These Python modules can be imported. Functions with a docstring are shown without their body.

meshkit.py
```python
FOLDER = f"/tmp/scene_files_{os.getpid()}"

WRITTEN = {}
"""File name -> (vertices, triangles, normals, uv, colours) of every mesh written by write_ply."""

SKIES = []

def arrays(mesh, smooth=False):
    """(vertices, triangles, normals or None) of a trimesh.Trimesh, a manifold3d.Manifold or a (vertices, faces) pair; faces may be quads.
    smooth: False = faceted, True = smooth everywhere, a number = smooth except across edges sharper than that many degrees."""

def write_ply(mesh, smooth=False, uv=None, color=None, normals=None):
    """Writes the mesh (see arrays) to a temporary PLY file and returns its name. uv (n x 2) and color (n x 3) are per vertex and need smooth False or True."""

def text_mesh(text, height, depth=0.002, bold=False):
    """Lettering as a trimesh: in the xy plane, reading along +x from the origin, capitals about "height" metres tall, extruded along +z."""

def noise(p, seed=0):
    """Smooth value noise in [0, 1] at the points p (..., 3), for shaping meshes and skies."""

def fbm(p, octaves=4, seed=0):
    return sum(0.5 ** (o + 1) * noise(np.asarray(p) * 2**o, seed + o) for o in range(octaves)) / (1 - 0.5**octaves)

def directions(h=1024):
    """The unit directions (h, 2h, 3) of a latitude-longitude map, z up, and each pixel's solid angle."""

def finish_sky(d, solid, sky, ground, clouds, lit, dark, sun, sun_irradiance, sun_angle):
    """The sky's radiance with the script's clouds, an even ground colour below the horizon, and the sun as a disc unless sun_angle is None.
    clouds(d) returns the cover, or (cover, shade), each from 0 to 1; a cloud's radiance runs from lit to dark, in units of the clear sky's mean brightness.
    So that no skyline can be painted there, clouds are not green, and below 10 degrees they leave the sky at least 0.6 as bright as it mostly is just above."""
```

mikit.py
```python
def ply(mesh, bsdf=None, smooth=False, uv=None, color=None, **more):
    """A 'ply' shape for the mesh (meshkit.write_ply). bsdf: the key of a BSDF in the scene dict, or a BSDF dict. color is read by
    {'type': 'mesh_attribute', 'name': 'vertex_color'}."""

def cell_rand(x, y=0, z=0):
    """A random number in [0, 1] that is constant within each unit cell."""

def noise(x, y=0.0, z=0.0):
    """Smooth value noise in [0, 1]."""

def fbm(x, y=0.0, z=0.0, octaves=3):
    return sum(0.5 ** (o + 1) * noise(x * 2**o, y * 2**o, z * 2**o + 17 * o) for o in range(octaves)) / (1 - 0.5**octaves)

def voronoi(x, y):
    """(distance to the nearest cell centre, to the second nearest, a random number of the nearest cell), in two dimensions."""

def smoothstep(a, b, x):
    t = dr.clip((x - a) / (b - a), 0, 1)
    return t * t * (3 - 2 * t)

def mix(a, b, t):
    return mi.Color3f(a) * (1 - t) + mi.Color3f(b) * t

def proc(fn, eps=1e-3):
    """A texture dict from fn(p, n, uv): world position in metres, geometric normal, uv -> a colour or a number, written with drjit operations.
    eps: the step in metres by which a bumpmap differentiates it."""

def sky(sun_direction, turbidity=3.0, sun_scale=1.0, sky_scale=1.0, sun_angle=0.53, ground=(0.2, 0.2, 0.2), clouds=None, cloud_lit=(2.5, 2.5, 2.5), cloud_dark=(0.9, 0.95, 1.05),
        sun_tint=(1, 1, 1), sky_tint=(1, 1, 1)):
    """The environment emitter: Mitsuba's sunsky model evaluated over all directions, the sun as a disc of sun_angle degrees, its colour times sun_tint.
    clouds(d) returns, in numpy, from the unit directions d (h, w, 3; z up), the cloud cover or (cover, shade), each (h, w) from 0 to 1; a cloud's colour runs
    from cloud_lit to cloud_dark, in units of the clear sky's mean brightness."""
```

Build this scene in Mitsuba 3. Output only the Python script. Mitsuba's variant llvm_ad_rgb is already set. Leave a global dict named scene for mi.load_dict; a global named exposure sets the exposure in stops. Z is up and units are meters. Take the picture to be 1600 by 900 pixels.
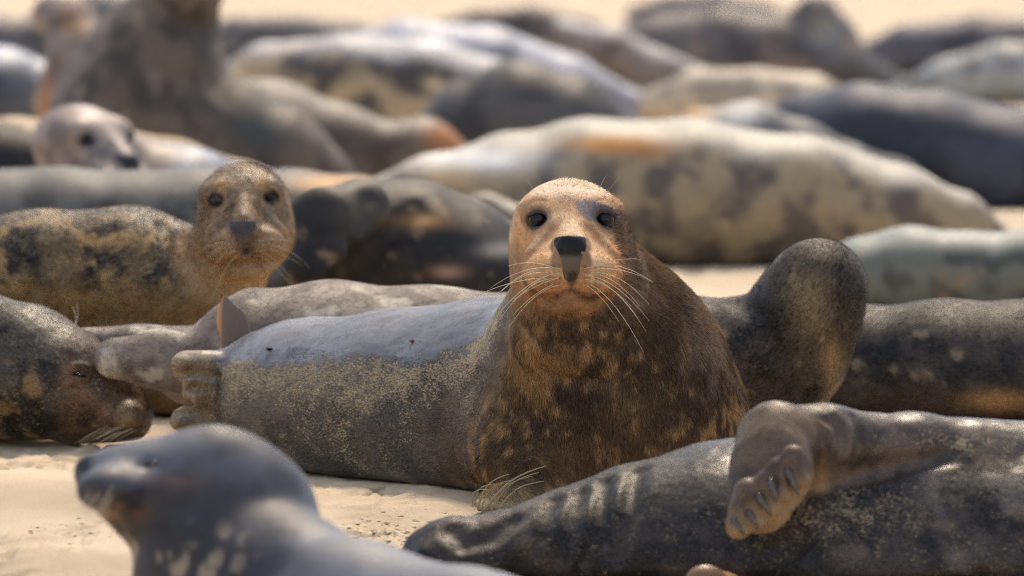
import math
import numpy as np
import trimesh
from scipy import ndimage
import drjit as dr
import mitsuba as mi
import mikit
import meshkit
from mikit import proc, noise as tnoise, fbm as tfbm, smoothstep as tstep

T = mi.ScalarTransform4f
scene, labels = {}, {}

# ------------------------------------------------------------------ camera, sky, exposure
CAM_H = 1.065                       # a long lens held low on the beach
FOV = 10.0
FPX = 800 / math.tan(math.radians(FOV / 2))      # focal length in pixels of the 1600 px wide photograph
PITCH = math.atan(522 / FPX)
FWD = np.array([0, math.cos(PITCH), -math.sin(PITCH)])
UP = np.array([0, math.sin(PITCH), math.cos(PITCH)])
EYE = np.array([0, 0, CAM_H])
scene['camera'] = {
    'type': 'thinlens', 'fov': FOV, 'fov_axis': 'x', 'aperture_radius': 0.0245, 'focus_distance': 11.4,
    'near_clip': 0.5, 'far_clip': 6000.0,
    'to_world': T().look_at(origin=EYE.tolist(), target=(EYE + FWD).tolist(), up=[0, 0, 1]),
}
SUN = (0.10, 0.56, 0.82)


def cloud(d):
    c = meshkit.fbm(np.asarray(d) * np.array([3.0, 3.0, 6.0]) + 4.0, 4, 5)
    return np.clip(0.45 + 1.2 * (c - 0.45), 0.1, 0.95), np.clip(0.35 + 1.5 * (c - 0.5), 0, 1)


scene['sky'] = mikit.sky(SUN, turbidity=3, sun_scale=0.52, sun_angle=14, clouds=cloud, cloud_lit=(2.1, 2.1, 2.15), cloud_dark=(1.1, 1.15, 1.25),
                         ground=(0.42, 0.34, 0.24), sun_tint=(1.0, 0.99, 0.97))
exposure = 2.5


# ------------------------------------------------------------------ helpers
def W(px, py, d):
    """The point at distance d along +y seen at pixel (px, py) of the 1600 x 900 photograph: used to survey where the animals lie."""
    v = FWD + np.array([1.0, 0, 0]) * (px - 800) / FPX + UP * (450 - py) / FPX
    return EYE + v * (d / v[1])


W0 = W


def lin(r, g, b):
    c = np.array([r, g, b]) / 255.0
    c = c + 0.05 * (c.mean() - c)
    return np.where(c < 0.04045, c / 12.92, ((c + 0.055) / 1.055) ** 2.4)


def sstep(a, b, x):
    t = np.clip((x - a) / (b - a), 0, 1)
    return t * t * (3 - 2 * t)


def lerp3(a, b, t):
    return np.asarray(a) * (1 - t[:, None]) + np.asarray(b) * t[:, None]


NOISE = np.random.default_rng(77).random((64, 64, 64)).astype(np.float32)


def vnoise(p, seed=0):
    p = np.asarray(p, np.float32) + np.float32(7.31 * (seed % 97))
    i = np.floor(p)
    t = p - i
    t = t * t * (3 - 2 * t)
    return ndimage.map_coordinates(NOISE, ((i + t) % 64).T, order=1, mode='grid-wrap', prefilter=False)


def fb(P, scale, octaves=3, seed=0, st=(1, 1, 1)):
    q = np.asarray(P, np.float32) / np.float32(scale) / np.asarray(st, np.float32) + np.float32(31.7)
    return sum(0.5 ** (o + 1) * vnoise(q * 2 ** o, seed + 13 * o) for o in range(octaves)) / (1 - 0.5 ** octaves)


class Body:
    """A sculpted solid: a list of rounded pieces melted together, with dents and ridges."""

    def __init__(self):
        self.ops, self.lo, self.hi = [], [], []

    def _box(self, c, r):
        self.lo.append(np.asarray(c) - r)
        self.hi.append(np.asarray(c) + r)

    def cap(self, a, b, ra, rb, k=0.04, st=(1, 1, 1), sub=False):
        a, b = np.asarray(a, float), np.asarray(b, float)
        st = np.asarray(st, float)
        if not sub:
            m = max(ra, rb) * st.max()
            self._box(np.minimum(a, b), m)
            self._box(np.maximum(a, b), m)
        A, ba = (a / st).astype(np.float32), ((b - a) / st).astype(np.float32)
        L = max(float(ba @ ba), 1e-9)
        ist = (1 / st).astype(np.float32)
        ms = float(np.min(st))

        def f(P):
            q = P * ist - A
            t = np.clip(q @ ba / L, 0, 1)
            q = q - t[:, None] * ba
            return (np.sqrt(np.einsum('ij,ij->i', q, q)) - (ra + (rb - ra) * t)) * ms
        self.ops.append(('-' if sub else '+', f, k))
        return self

    def ell(self, c, r, R=None, k=0.03, sub=False):
        c, r = np.asarray(c, float), np.asarray(r, float)
        R = np.eye(3) if R is None else np.asarray(R, float)
        if not sub:
            self._box(c, r.max())
        M = (R / r[:, None]).astype(np.float32)
        M2 = (R / (r[:, None] ** 2)).astype(np.float32)
        cf = c.astype(np.float32)

        def f(P):
            q = P - cf
            k0 = np.linalg.norm(q @ M.T, axis=1)
            k1 = np.linalg.norm(q @ M2.T, axis=1)
            return k0 * (k0 - 1) / np.maximum(k1, 1e-6)
        self.ops.append(('-' if sub else '+', f, k))
        return self

    def chain(self, nodes, k=0.05, st=(1, 1, 1)):
        for (a, ra), (b, rb) in zip(nodes[:-1], nodes[1:]):
            self.cap(a, b, ra, rb, k, st)
        return self

    def crease(self, pts, width, depth):
        pts = [np.asarray(p, np.float32) for p in pts]

        def f(P, d):
            lo, hi = np.min(pts, axis=0) - 3 * width, np.max(pts, axis=0) + 3 * width
            near = np.nonzero(np.all((P > lo) & (P < hi), axis=1))[0]
            if not len(near):
                return d
            q, best = P[near], np.full(len(near), 9.0, np.float32)
            for a, b in zip(pts[:-1], pts[1:]):
                ba = b - a
                t = np.clip((q - a) @ ba / max(float(ba @ ba), 1e-9), 0, 1)
                best = np.minimum(best, np.linalg.norm(q - a - t[:, None] * ba, axis=1))
            d = d.copy()
            d[near] += depth * np.exp(-(best / width) ** 2)
            return d
        self.ops.append(('f', f, 0))
        return self

    def disp(self, fn):
        self.ops.append(('f', lambda P, d: d + fn(P).astype(np.float32), 0))
        return self

    def ground(self, z=0.0, k=0.03):
        def f(P, d):
            g = z - P[:, 2]
            h = np.clip(0.5 + 0.5 * (d - g) / k, 0, 1)
            return g * (1 - h) + d * h + k * h * (1 - h)
        self.ops.append(('f', f, 0))
        return self

    def __call__(self, P, n=None):
        P = np.asarray(P, np.float32)
        d = np.full(len(P), 9.0, np.float32)
        for kind, f, k in self.ops[:n]:
            if kind == 'f':
                d = f(P, d)
                continue
            e = f(P)
            if kind == '+':
                h = np.clip(0.5 + 0.5 * (d - e) / k, 0, 1)
                d = d * (1 - h) + e * h - k * h * (1 - h)
            else:
                h = np.clip(0.5 - 0.5 * (d + e) / k, 0, 1)
                d = d * (1 - h) - e * h + k * h * (1 - h)
        return d

    def grad(self, P, e=0.0015):
        K = np.array([[1, -1, -1], [-1, -1, 1], [-1, 1, -1], [1, 1, 1]], np.float32)
        D = [self(P + k * e) for k in K]
        return sum(D) / 4, sum(d[:, None] * k for d, k in zip(D, K)) / (4 * e)

    def surface(self, P, D, tmax=2.0):
        """Where rays from P along D first meet the skin."""
        P = np.atleast_2d(np.asarray(P, float)).copy()
        D = np.asarray(D, float) / np.linalg.norm(D)
        for _ in range(80):
            d = self(P)
            P += D * np.clip(d * 0.7, -0.02, 0.2)[:, None]
            if np.abs(d).max() < 3e-4:
                break
        return P

    def mesh(self, h, levels=1, lo=None, hi=None, newton=2):
        lo = np.min(self.lo, axis=0) - 3 * h if lo is None else np.asarray(lo, float)
        hi = np.max(self.hi, axis=0) + 3 * h if hi is None else np.asarray(hi, float)
        lo[2] = max(lo[2], -0.06)
        n = np.ceil((hi - lo) / h).astype(int) + 1
        ax = [(lo[i] + h * np.arange(n[i])).astype(np.float32) for i in range(3)]
        V = np.empty(n, np.float32)
        yz = np.stack(np.meshgrid(ax[1], ax[2], indexing='ij'), -1).reshape(-1, 2)
        step = max(1, 400000 // len(yz))
        for i in range(0, n[0], step):
            xs = ax[0][i:i + step]
            P = np.concatenate([np.repeat(xs, len(yz))[:, None], np.tile(yz, (len(xs), 1))], 1)
            V[i:i + step] = self(P).reshape(len(xs), n[1], n[2])
        v, f = surface_nets(V, lo, h)
        for L in range(levels + 1):
            if L:
                v, f = trimesh.remesh.subdivide(v, f)
            for _ in range(newton if not L else 1):
                d, g = self.grad(v)
                g2 = np.maximum(np.einsum('ij,ij->i', g, g), 0.15)
                s = d / g2
                s = np.clip(s, -h * 0.6 / (L + 1), h * 0.6 / (L + 1))
                v = v - g * s[:, None]
        return trimesh.Trimesh(v, f, process=False)


def surface_nets(V, lo, h):
    s = V < 0
    n = np.array(V.shape)
    c = np.zeros(n - 1, np.int8)
    for i, j, k in np.ndindex(2, 2, 2):
        c += s[i:n[0] - 1 + i, j:n[1] - 1 + j, k:n[2] - 1 + k]
    cells = np.argwhere((c > 0) & (c < 8))
    idx = np.full(n - 1, -1, np.int64)
    idx[tuple(cells.T)] = np.arange(len(cells))
    acc, cnt = np.zeros((len(cells), 3)), np.zeros(len(cells))
    corners = np.array(list(np.ndindex(2, 2, 2)))
    for a in range(8):
        for b in range(a + 1, 8):
            if np.abs(corners[a] - corners[b]).sum() != 1:
                continue
            va, vb = V[tuple((cells + corners[a]).T)], V[tuple((cells + corners[b]).T)]
            x = (va < 0) != (vb < 0)
            t = np.where(x, va / np.where(x, va - vb, 1), 0)
            p = corners[a] + t[:, None] * (corners[b] - corners[a])
            acc += np.where(x[:, None], p, 0)
            cnt += x
    verts = lo + h * (cells + acc / cnt[:, None])
    faces = []
    for ax in range(3):
        u, w = (ax + 1) % 3, (ax + 2) % 3
        sl0, sl1 = [slice(1, -1)] * 3, [slice(1, -1)] * 3
        sl0[ax], sl1[ax] = slice(0, -1), slice(1, None)
        e = np.argwhere(s[tuple(sl0)] != s[tuple(sl1)])
        off = np.ones(3, int)
        off[ax] = 0
        e = e + off
        inside = s[tuple(e.T)]
        U, Wv = np.eye(3, dtype=int)[u], np.eye(3, dtype=int)[w]
        q = np.stack([idx[tuple((e - U - Wv).T)], idx[tuple((e - Wv).T)], idx[tuple(e.T)], idx[tuple((e - U).T)]], 1)
        q[~inside] = q[~inside][:, ::-1]
        faces += [q[:, [0, 1, 2]], q[:, [0, 2, 3]]]
    return verts, np.vstack(faces)


def tube(pts, radii, sides=5):
    p = np.asarray(pts, float)
    t = np.gradient(p, axis=0)
    t /= np.linalg.norm(t, axis=1, keepdims=True) + 1e-12
    a = np.cross(t, [0.31, 0.22, 0.93])
    a /= np.linalg.norm(a, axis=1, keepdims=True) + 1e-12
    b = np.cross(t, a)
    ang = np.arange(sides) * 2 * np.pi / sides
    v = p[:, None] + np.broadcast_to(radii, (len(p),))[:, None, None] * (np.cos(ang)[None, :, None] * a[:, None] + np.sin(ang)[None, :, None] * b[:, None])
    i, j = np.meshgrid(np.arange(len(p) - 1), np.arange(sides), indexing='ij')
    q = np.stack([i * sides + j, i * sides + (j + 1) % sides, (i + 1) * sides + (j + 1) % sides, (i + 1) * sides + j], -1).reshape(-1, 4)
    m = len(p) - 1
    caps = [[m * sides, m * sides + k, m * sides + k + 1] for k in range(1, sides - 1)] + [[0, k + 1, k] for k in range(1, sides - 1)]
    return trimesh.Trimesh(v.reshape(-1, 3), np.vstack([q[:, [0, 1, 2]], q[:, [0, 2, 3]], caps]), process=False)


def add(key, mesh, bsdf, smooth=True, **kw):
    k, i = key, 0
    while k in scene:
        i += 1
        k = f'{key}_{i:03d}'
    scene[k] = mikit.ply(mesh, bsdf, smooth=smooth, **kw)
    return k


# ------------------------------------------------------------------ materials
def sand_weight(p, n, uv):
    g = tnoise(p.x * 330, p.y * 330, p.z * 330)
    c = tfbm(p.x * 45, p.y * 45, p.z * 45, 3)
    t = 1.02 - uv.y
    return tstep(t - 0.17, t + 0.17, 0.60 * g + 0.40 * c + 0.10)


def coat_rough(p, n, uv):
    return dr.clip(uv.x + 0.10 * (tnoise(p.x * 160, p.y * 160, p.z * 160) - 0.5), 0.08, 1.0)


def stuck_sand(p, n, uv):
    r = tnoise(p.x * 520, p.y * 520, p.z * 520)
    return mikit.mix((0.17, 0.135, 0.085), (0.40, 0.33, 0.22), r)


scene['coat_skin'] = {'type': 'principled', 'base_color': {'type': 'mesh_attribute', 'name': 'vertex_color'}, 'roughness': proc(coat_rough), 'specular': 0.35, 'sheen': 0.22, 'sheen_tint': 0.2}
scene['coat_sand'] = {'type': 'principled', 'base_color': proc(stuck_sand), 'roughness': 0.8, 'specular': 0.3}
scene['coat'] = {'type': 'blendbsdf', 'weight': proc(sand_weight), 'bsdf_0': {'type': 'ref', 'id': 'coat_skin'}, 'bsdf_1': {'type': 'ref', 'id': 'coat_sand'}}
scene['fur'] = {'type': 'principledthin', 'base_color': {'type': 'mesh_attribute', 'name': 'vertex_color'}, 'roughness': 0.5, 'diff_trans': 0.9, 'spec_trans': 0.0, 'eta': 1.4}
scene['eye_black'] = {'type': 'principled', 'base_color': {'type': 'rgb', 'value': [0.006, 0.006, 0.008]}, 'roughness': 0.07, 'specular': 0.22, 'clearcoat': 0.2, 'clearcoat_gloss': 0.97}
scene['nose_skin'] = {'type': 'principled', 'base_color': {'type': 'mesh_attribute', 'name': 'vertex_color'}, 'roughness': 0.5, 'specular': 0.22}
scene['whisker_horn'] = {'type': 'principled', 'base_color': {'type': 'rgb', 'value': [0.55, 0.46, 0.31]}, 'roughness': 0.35, 'specular': 0.5}
scene['claw_horn'] = {'type': 'principled', 'base_color': {'type': 'rgb', 'value': [0.045, 0.038, 0.034]}, 'roughness': 0.25, 'specular': 0.6, 'clearcoat': 0.6}
scene['claw_pale'] = {'type': 'principled', 'base_color': {'type': 'rgb', 'value': [0.30, 0.245, 0.145]}, 'roughness': 0.35, 'specular': 0.5}


def sand_color(p, n, uv):
    g = tnoise(p.x * 700, p.y * 350, p.z * 350)
    b = tfbm(p.x * 2.1, p.y * 1.3, 0.0, 4)
    c = mikit.mix((0.43, 0.335, 0.228), (0.57, 0.455, 0.318), tstep(0.25, 0.75, b))
    damp = tstep(0.54, 0.68, tfbm(p.x * 1.1 + 7.0, p.y * 0.8, 3.0, 4)) * 0.22
    return c * (0.82 + 0.36 * g) * (1.0 - damp)


scene['sand'] = {'type': 'principled', 'base_color': proc(sand_color), 'roughness': 0.9, 'specular': 0.25}


# ------------------------------------------------------------------ the beach
def sand_height(x, y):
    P = np.stack([x, y, 0 * x], -1)
    h = 0.030 * (meshkit.fbm(P * np.array([2.6, 2.2, 1]) + 9.1, 3, 3) - 0.5)
    churn = sstep(0.42, 0.66, meshkit.fbm(P * np.array([3.4, 2.4, 1]) + 3.3, 2, 8))
    spot = np.exp(-(((x + 0.235) / 0.16) ** 2 + ((y - 10.75) / 0.45) ** 2))
    churn = np.clip(churn * 0.75 + spot, 0, 1)
    h += (0.003 + 0.034 * churn) * (meshkit.fbm(P * np.array([26, 12, 1]), 4, 11) - 0.5)
    r = meshkit.fbm(P * np.array([9, 5, 1]) + 1.7, 3, 21)
    h -= 0.020 * churn * np.exp(-((r - 0.5) / 0.035) ** 2)
    return h


def geo(a, b, s0, g):
    out, s = [a], s0
    while abs(out[-1] - b) > s:
        out.append(out[-1] + math.copysign(s, b - a))
        s *= g
    return out + [b]


xs = np.array(sorted(set(geo(-1.25, -400, 0.02, 1.22) + list(np.arange(-1.25, 0.9, 0.006)) + geo(0.9, 400, 0.01, 1.18))))
ys = np.array(sorted(set(geo(8.8, -300, 0.03, 1.3) + list(np.arange(8.8, 14.4, 0.011)) + geo(14.4, 3500, 0.012, 1.03))))
gx, gy = np.meshgrid(xs, ys, indexing='ij')
gz = sand_height(gx.ravel(), gy.ravel()).reshape(gx.shape)
gz *= np.exp(-np.maximum(np.abs(gy - 11.5) - 4, 0) / 12)
gz -= 0.012
vi = np.arange(gx.size).reshape(gx.shape)
quads = np.stack([vi[:-1, :-1], vi[1:, :-1], vi[1:, 1:], vi[:-1, 1:]], -1).reshape(-1, 4)
add('sand_beach', (np.stack([gx, gy, gz], -1).reshape(-1, 3), quads), 'sand', smooth=True)
labels['sand_beach'] = {'label': 'pale golden sand beach the seals lie on', 'category': 'sand', 'kind': 'structure'}

# loose crumbs of damp sand where flippers have scraped
rng = np.random.default_rng(5)
ico = trimesh.creation.icosphere(1, 1.0)
vs, fs, off = [], [], 0
spots = [(-0.215, 10.70, 0.065, 0.24, 520), (-0.80, 10.9, 0.08, 0.10, 60)]
for cx, cy, sx, sy, cnt in spots:
    X, Y = cx + rng.normal(size=cnt) * sx, cy + rng.normal(size=cnt) * sy
    for x, y, zz in zip(X, Y, sand_height(X, Y)):
        r = 0.0012 + 0.0034 * rng.random() ** 3
        p = ico.vertices * (1 + 0.9 * (rng.random((len(ico.vertices), 1)) - 0.5)) * r * np.array([1.3, 1.3, 0.5])
        z = zz - 0.012 + r * 0.2
        vs.append(p + [x, y, z])
        fs.append(ico.faces + off)
        off += len(p)
add('sand_crumbs', (np.vstack(vs), np.vstack(fs)), 'sand', smooth=True)
labels['sand_crumbs'] = {'label': 'loose crumbs of damp sand scraped up in front of the seals', 'category': 'sand crumbs', 'kind': 'stuff'}


# ------------------------------------------------------------------ seal kit
def nodes_px(rows, dlift=0.0):
    """rows (px, py, distance, radius in px) -> [(centre, radius in m)]"""
    return [(W(px, py, d), r * d / FPX) for px, py, d, r in rows]


def seal_body(nodes, k=0.035, st=(1, 1.2, 1), sag=True):
    b = Body()
    b.chain(nodes, k, st)
    if sag:
        low = [(np.array([c[0], c[1], min(c[2], 0.72 * r)]), r) for c, r in nodes]
        for (a, ra), (e, rb), (a0, _), (e0, _) in zip(low[:-1], low[1:], nodes[:-1], nodes[1:]):
            if max(a0[2] / ra, e0[2] / rb) < 2.1 and (a0[2] - a[2] > 0.01 or e0[2] - e[2] > 0.01):
                b.cap(a, e, ra, rb, k, st)
    return b


def blade(b, pts, radii, normal, flat=0.35, k=0.02):
    """A flipper: a flattened chain, thin along normal."""
    n = np.asarray(normal, float) / np.linalg.norm(normal)
    for (a, ra), (e, rb) in zip(zip(pts[:-1], radii[:-1]), zip(pts[1:], radii[1:])):
        a, e = np.asarray(a, float), np.asarray(e, float)
        b._box(np.minimum(a, e), max(ra, rb))
        b._box(np.maximum(a, e), max(ra, rb))
        M = (np.eye(3) + (1 / flat - 1) * np.outer(n, n)).astype(np.float32)
        ba = (M @ (e - a)).astype(np.float32)
        L = max(float(ba @ ba), 1e-9)
        af = a.astype(np.float32)

        def f(P, M=M, ba=ba, L=L, af=af, ra=ra, rb=rb):
            q = (P - af) @ M.T
            t = np.clip(q @ ba / L, 0, 1)
            q = q - t[:, None] * ba
            return (np.linalg.norm(q, axis=1) - (ra + (rb - ra) * t)) * (flat + 0.25)
        b.ops.append(('+', f, k))


def hind_flippers(b, tail, dirv, size, spread=0.35, normal=None):
    d = np.asarray(dirv, float) / np.linalg.norm(dirv)
    side = np.cross(d, [0, 0, 1.0])
    side /= np.linalg.norm(side)
    for s in (-1, 1):
        e = d + s * spread * side
        p = [tail, tail + e * size * 0.5, tail + e * size]
        for q in p[1:]:
            q[2] = max(q[2] * 0.6, size * 0.12)
        blade(b, p, [size * 0.22, size * 0.24, size * 0.14], np.cross(e, side) if normal is None else normal, 0.4, 0.03)


def fore_flipper(b, root, direction, size, normal=(0, -0.4, 1)):
    d = np.asarray(direction, float) / np.linalg.norm(direction)
    p = [np.asarray(root, float), root + d * size * 0.5, root + d * size]
    for q in p[1:]:
        q[2] = max(q[2], 0.02)
    blade(b, p, [size * 0.3, size * 0.3, size * 0.2], normal, 0.4, 0.04)


def frame(yaw, pitch, roll=0.0):
    """Head axes (right as the animal's viewer sees it, forward, up). yaw 0 looks at the camera (-y), positive turns to +x."""
    cy, sy, cp, sp = math.cos(yaw), math.sin(yaw), math.cos(pitch), math.sin(pitch)
    f = np.array([sy * cp, -cy * cp, sp])
    r = np.array([cy, sy, 0.0])
    u = np.cross(f, r) * -1
    if u[2] < 0:
        u = -u
    cr, sr = math.cos(roll), math.sin(roll)
    r, u = cr * r + sr * u, -sr * r + cr * u
    return np.stack([r, f, u])


class Head:
    """A grey seal's head in its own axes (right, forward, up), s = 1 for an adult cow."""

    def __init__(self, b, O, R, s=1.0, muzzle=1.0, pads=1.0):
        self.b, self.O, self.R, self.s, self.m = b, np.asarray(O, float), R, s, muzzle
        m = muzzle
        e = self.E
        e((0, -.055, .03), (.113, .135, .100), .05)
        e((0, -.030, -.065), (.096, .115, .072), .05)
        for x in (-1, 1):
            e((x * .060, .025, .070), (.040, .042, .032), .03)
        self.C((0, .02, .018), (-.002, .115 * m, -.022), .064, .046, .035)
        self.C((0, .02, .060), (-.003, .155 * m, .006), .038, .029, .028)
        for x in (-1, 1):
            self.C((x * .022, .040, .045), (x * .056, .112 * m, -.032), .030, .042, .022)
            e((x * .047 * pads, .134 * m, -.047), (.045 * pads, .054, .043 * pads), .009)
            e((x * .064 * pads, .108 * m, -.052), (.038, .055, .042), .012)
        e((-.002, .168 * m, -.014), (.035, .020, .032), .012)
        e((0, .086 * m, -.104), (.062, .058, .034), .016)
        e((0, .100 * m, -.078), (.045, .058, .02), .012)

    def p(self, q):
        return self.O + self.s * (np.asarray(q, float) @ self.R)

    def local(self, P):
        return (np.asarray(P) - self.O) @ self.R.T / self.s

    def E(self, c, r, k, sub=False):
        self.b.ell(self.p(c), np.array(r) * self.s, self.R, k * self.s, sub)

    def C(self, a, c, ra, rb, k, sub=False):
        self.b.cap(self.p(a), self.p(c), ra * self.s, rb * self.s, k * self.s, sub=sub)

    def skin(self, x, z, y0=0.35, dirl=(0, -1, 0)):
        """local point of the skin met from the front at (x, z)"""
        P = self.b.surface(self.p((x, y0, z)), np.asarray(dirl, float) @ self.R)
        return self.local(P)[0]

    def features(self, eyes=((-.066, .054), (.069, .056)), r_eye=.0165, sink=.0155, closed=False, mouth=True):
        self.eyes = []
        for x, z in eyes:
            q = self.skin(x, z)
            c = q - np.array([0.18 * np.sign(x), .95, .1]) * sink
            self.eyes.append(c)
        for c in self.eyes:
            tilt = -.12 * np.sign(c[0])
            self.E(c + [0, .010, 0], (r_eye * 1.04, r_eye * 1.25, r_eye * .80), .006, sub=True)
            ring = [c + np.array([math.cos(t) * r_eye * 1.12, .014, math.sin(t) * r_eye * .82 + tilt * math.cos(t) * r_eye]) for t in np.linspace(0, 2 * np.pi, 17)]
            self.b.crease([self.p(q) for q in ring], .0045 * self.s, -.0045 * self.s)
            brow = [c + np.array([math.cos(t) * r_eye * 1.35, .013, math.sin(t) * r_eye * 1.2 + tilt * math.cos(t) * r_eye]) for t in np.linspace(.3, 2.85, 9)]
            self.b.crease([self.p(q) for q in brow], .007 * self.s, -.0055 * self.s)
            up = [c + np.array([math.cos(t) * r_eye * 1.75, .004, math.sin(t) * r_eye * 2.0]) for t in np.linspace(.35, 2.8, 9)]
            self.b.crease([self.p(q) for q in up], .004 * self.s, .0025 * self.s)
            lo = [c + np.array([math.cos(t) * r_eye * 1.8, .004, math.sin(t) * r_eye * 1.5]) for t in np.linspace(3.5, 5.9, 9)]
            self.b.crease([self.p(q) for q in lo], .004 * self.s, .0025 * self.s)
        self.r_eye = r_eye
        if mouth:
            line = [self.skin(x, z) for x, z in ((-.080, -.080), (-.062, -.090), (-.042, -.094), (-.020, -.091), (0, -.080), (.020, -.091), (.042, -.094), (.062, -.090), (.080, -.080))]
            self.b.crease([self.p(q) for q in line], .0060 * self.s, .011 * self.s)
            phil = [self.skin(0, z) for z in (-.045, -.06, -.077)]
            self.b.crease([self.p(q) for q in phil], .005 * self.s, .006 * self.s)
        for x in (-1, 1):
            side = [self.skin(x * a, z) for a, z in ((.034, .040), (.050, .018), (.070, -.004), (.092, -.022), (.100, -.05))]
            self.b.crease([self.p(q) for q in side], .011 * self.s, .012 * self.s)

    def nose(self, key, dark=(0.007, 0.007, 0.008), grey=(0.12, 0.105, 0.082), top=.021, h=.0022, wide=1.0):
        b = self.b
        s = self.s
        zt = top
        # width of the nose pad by height: broad above, narrowing to the lip
        zk = np.array([-.076, -.066, -.060, -.046, -.028, -.018, -.006, .006, .015, .0205, .024, .030]) + (zt - .021)
        wk = np.array([-.03, .004, .0145, .0185, .0195, .0225, .029, .0345, .035, .030, .018, -.03]) * wide

        def width(l):
            return np.interp(l[:, 2], zk, wk)

        nos = []
        for x in (-1, 1):
            a = self.skin(x * .0175 * wide, zt - .030)
            c = self.skin(x * .030 * wide, zt - .006)
            nos.append((a, c))

        def nostril(P, d, g=1.0):
            l = self.local(P)
            for a, c in nos:
                ba = c - a
                t = np.clip((l - a) @ ba / (ba @ ba), 0, 1)
                r = np.linalg.norm((l - a - t[:, None] * ba), axis=1)
                d = d + g * s * .0055 * np.exp(-(r / .0036) ** 2)
            return d

        class N(Body):
            def __call__(q, P, n=None):
                P = np.asarray(P, np.float32)
                l = self.local(P)
                d0 = b(P) - .0022 * s
                side = (np.abs(l[:, 0] + .002) - width(l)) * s * .8
                d = np.maximum(np.maximum(d0, -(d0 + .016 * s)), side)
                d = np.maximum(d, (.05 - l[:, 1]) * s)
                hh = np.clip(0.5 + 0.5 * (d0 - side) / (.005 * s), 0, 1)
                d = np.maximum(d, side * (1 - hh) + d0 * hh + .005 * s * hh * (1 - hh))
                return nostril(P, d).astype(np.float32)
        nb = N()
        c = self.p((0, .16 * self.m, -.02))
        m = nb.mesh(h * s * 1.2, 0, c - .075 * s, c + .075 * s, newton=1)
        l = self.local(m.vertices)
        g = sstep(-.008, -.022, l[:, 2] - (zt - .021)) * .9
        col = lerp3(dark, grey, np.clip(g + .25 * (fb(m.vertices, .012 * s) - .5), 0, 1))
        add(key + '__nose', m, 'nose_skin', color=col)
        b.ops.append(('f', lambda P, d: nostril(P, d, .6), 0))

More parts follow.
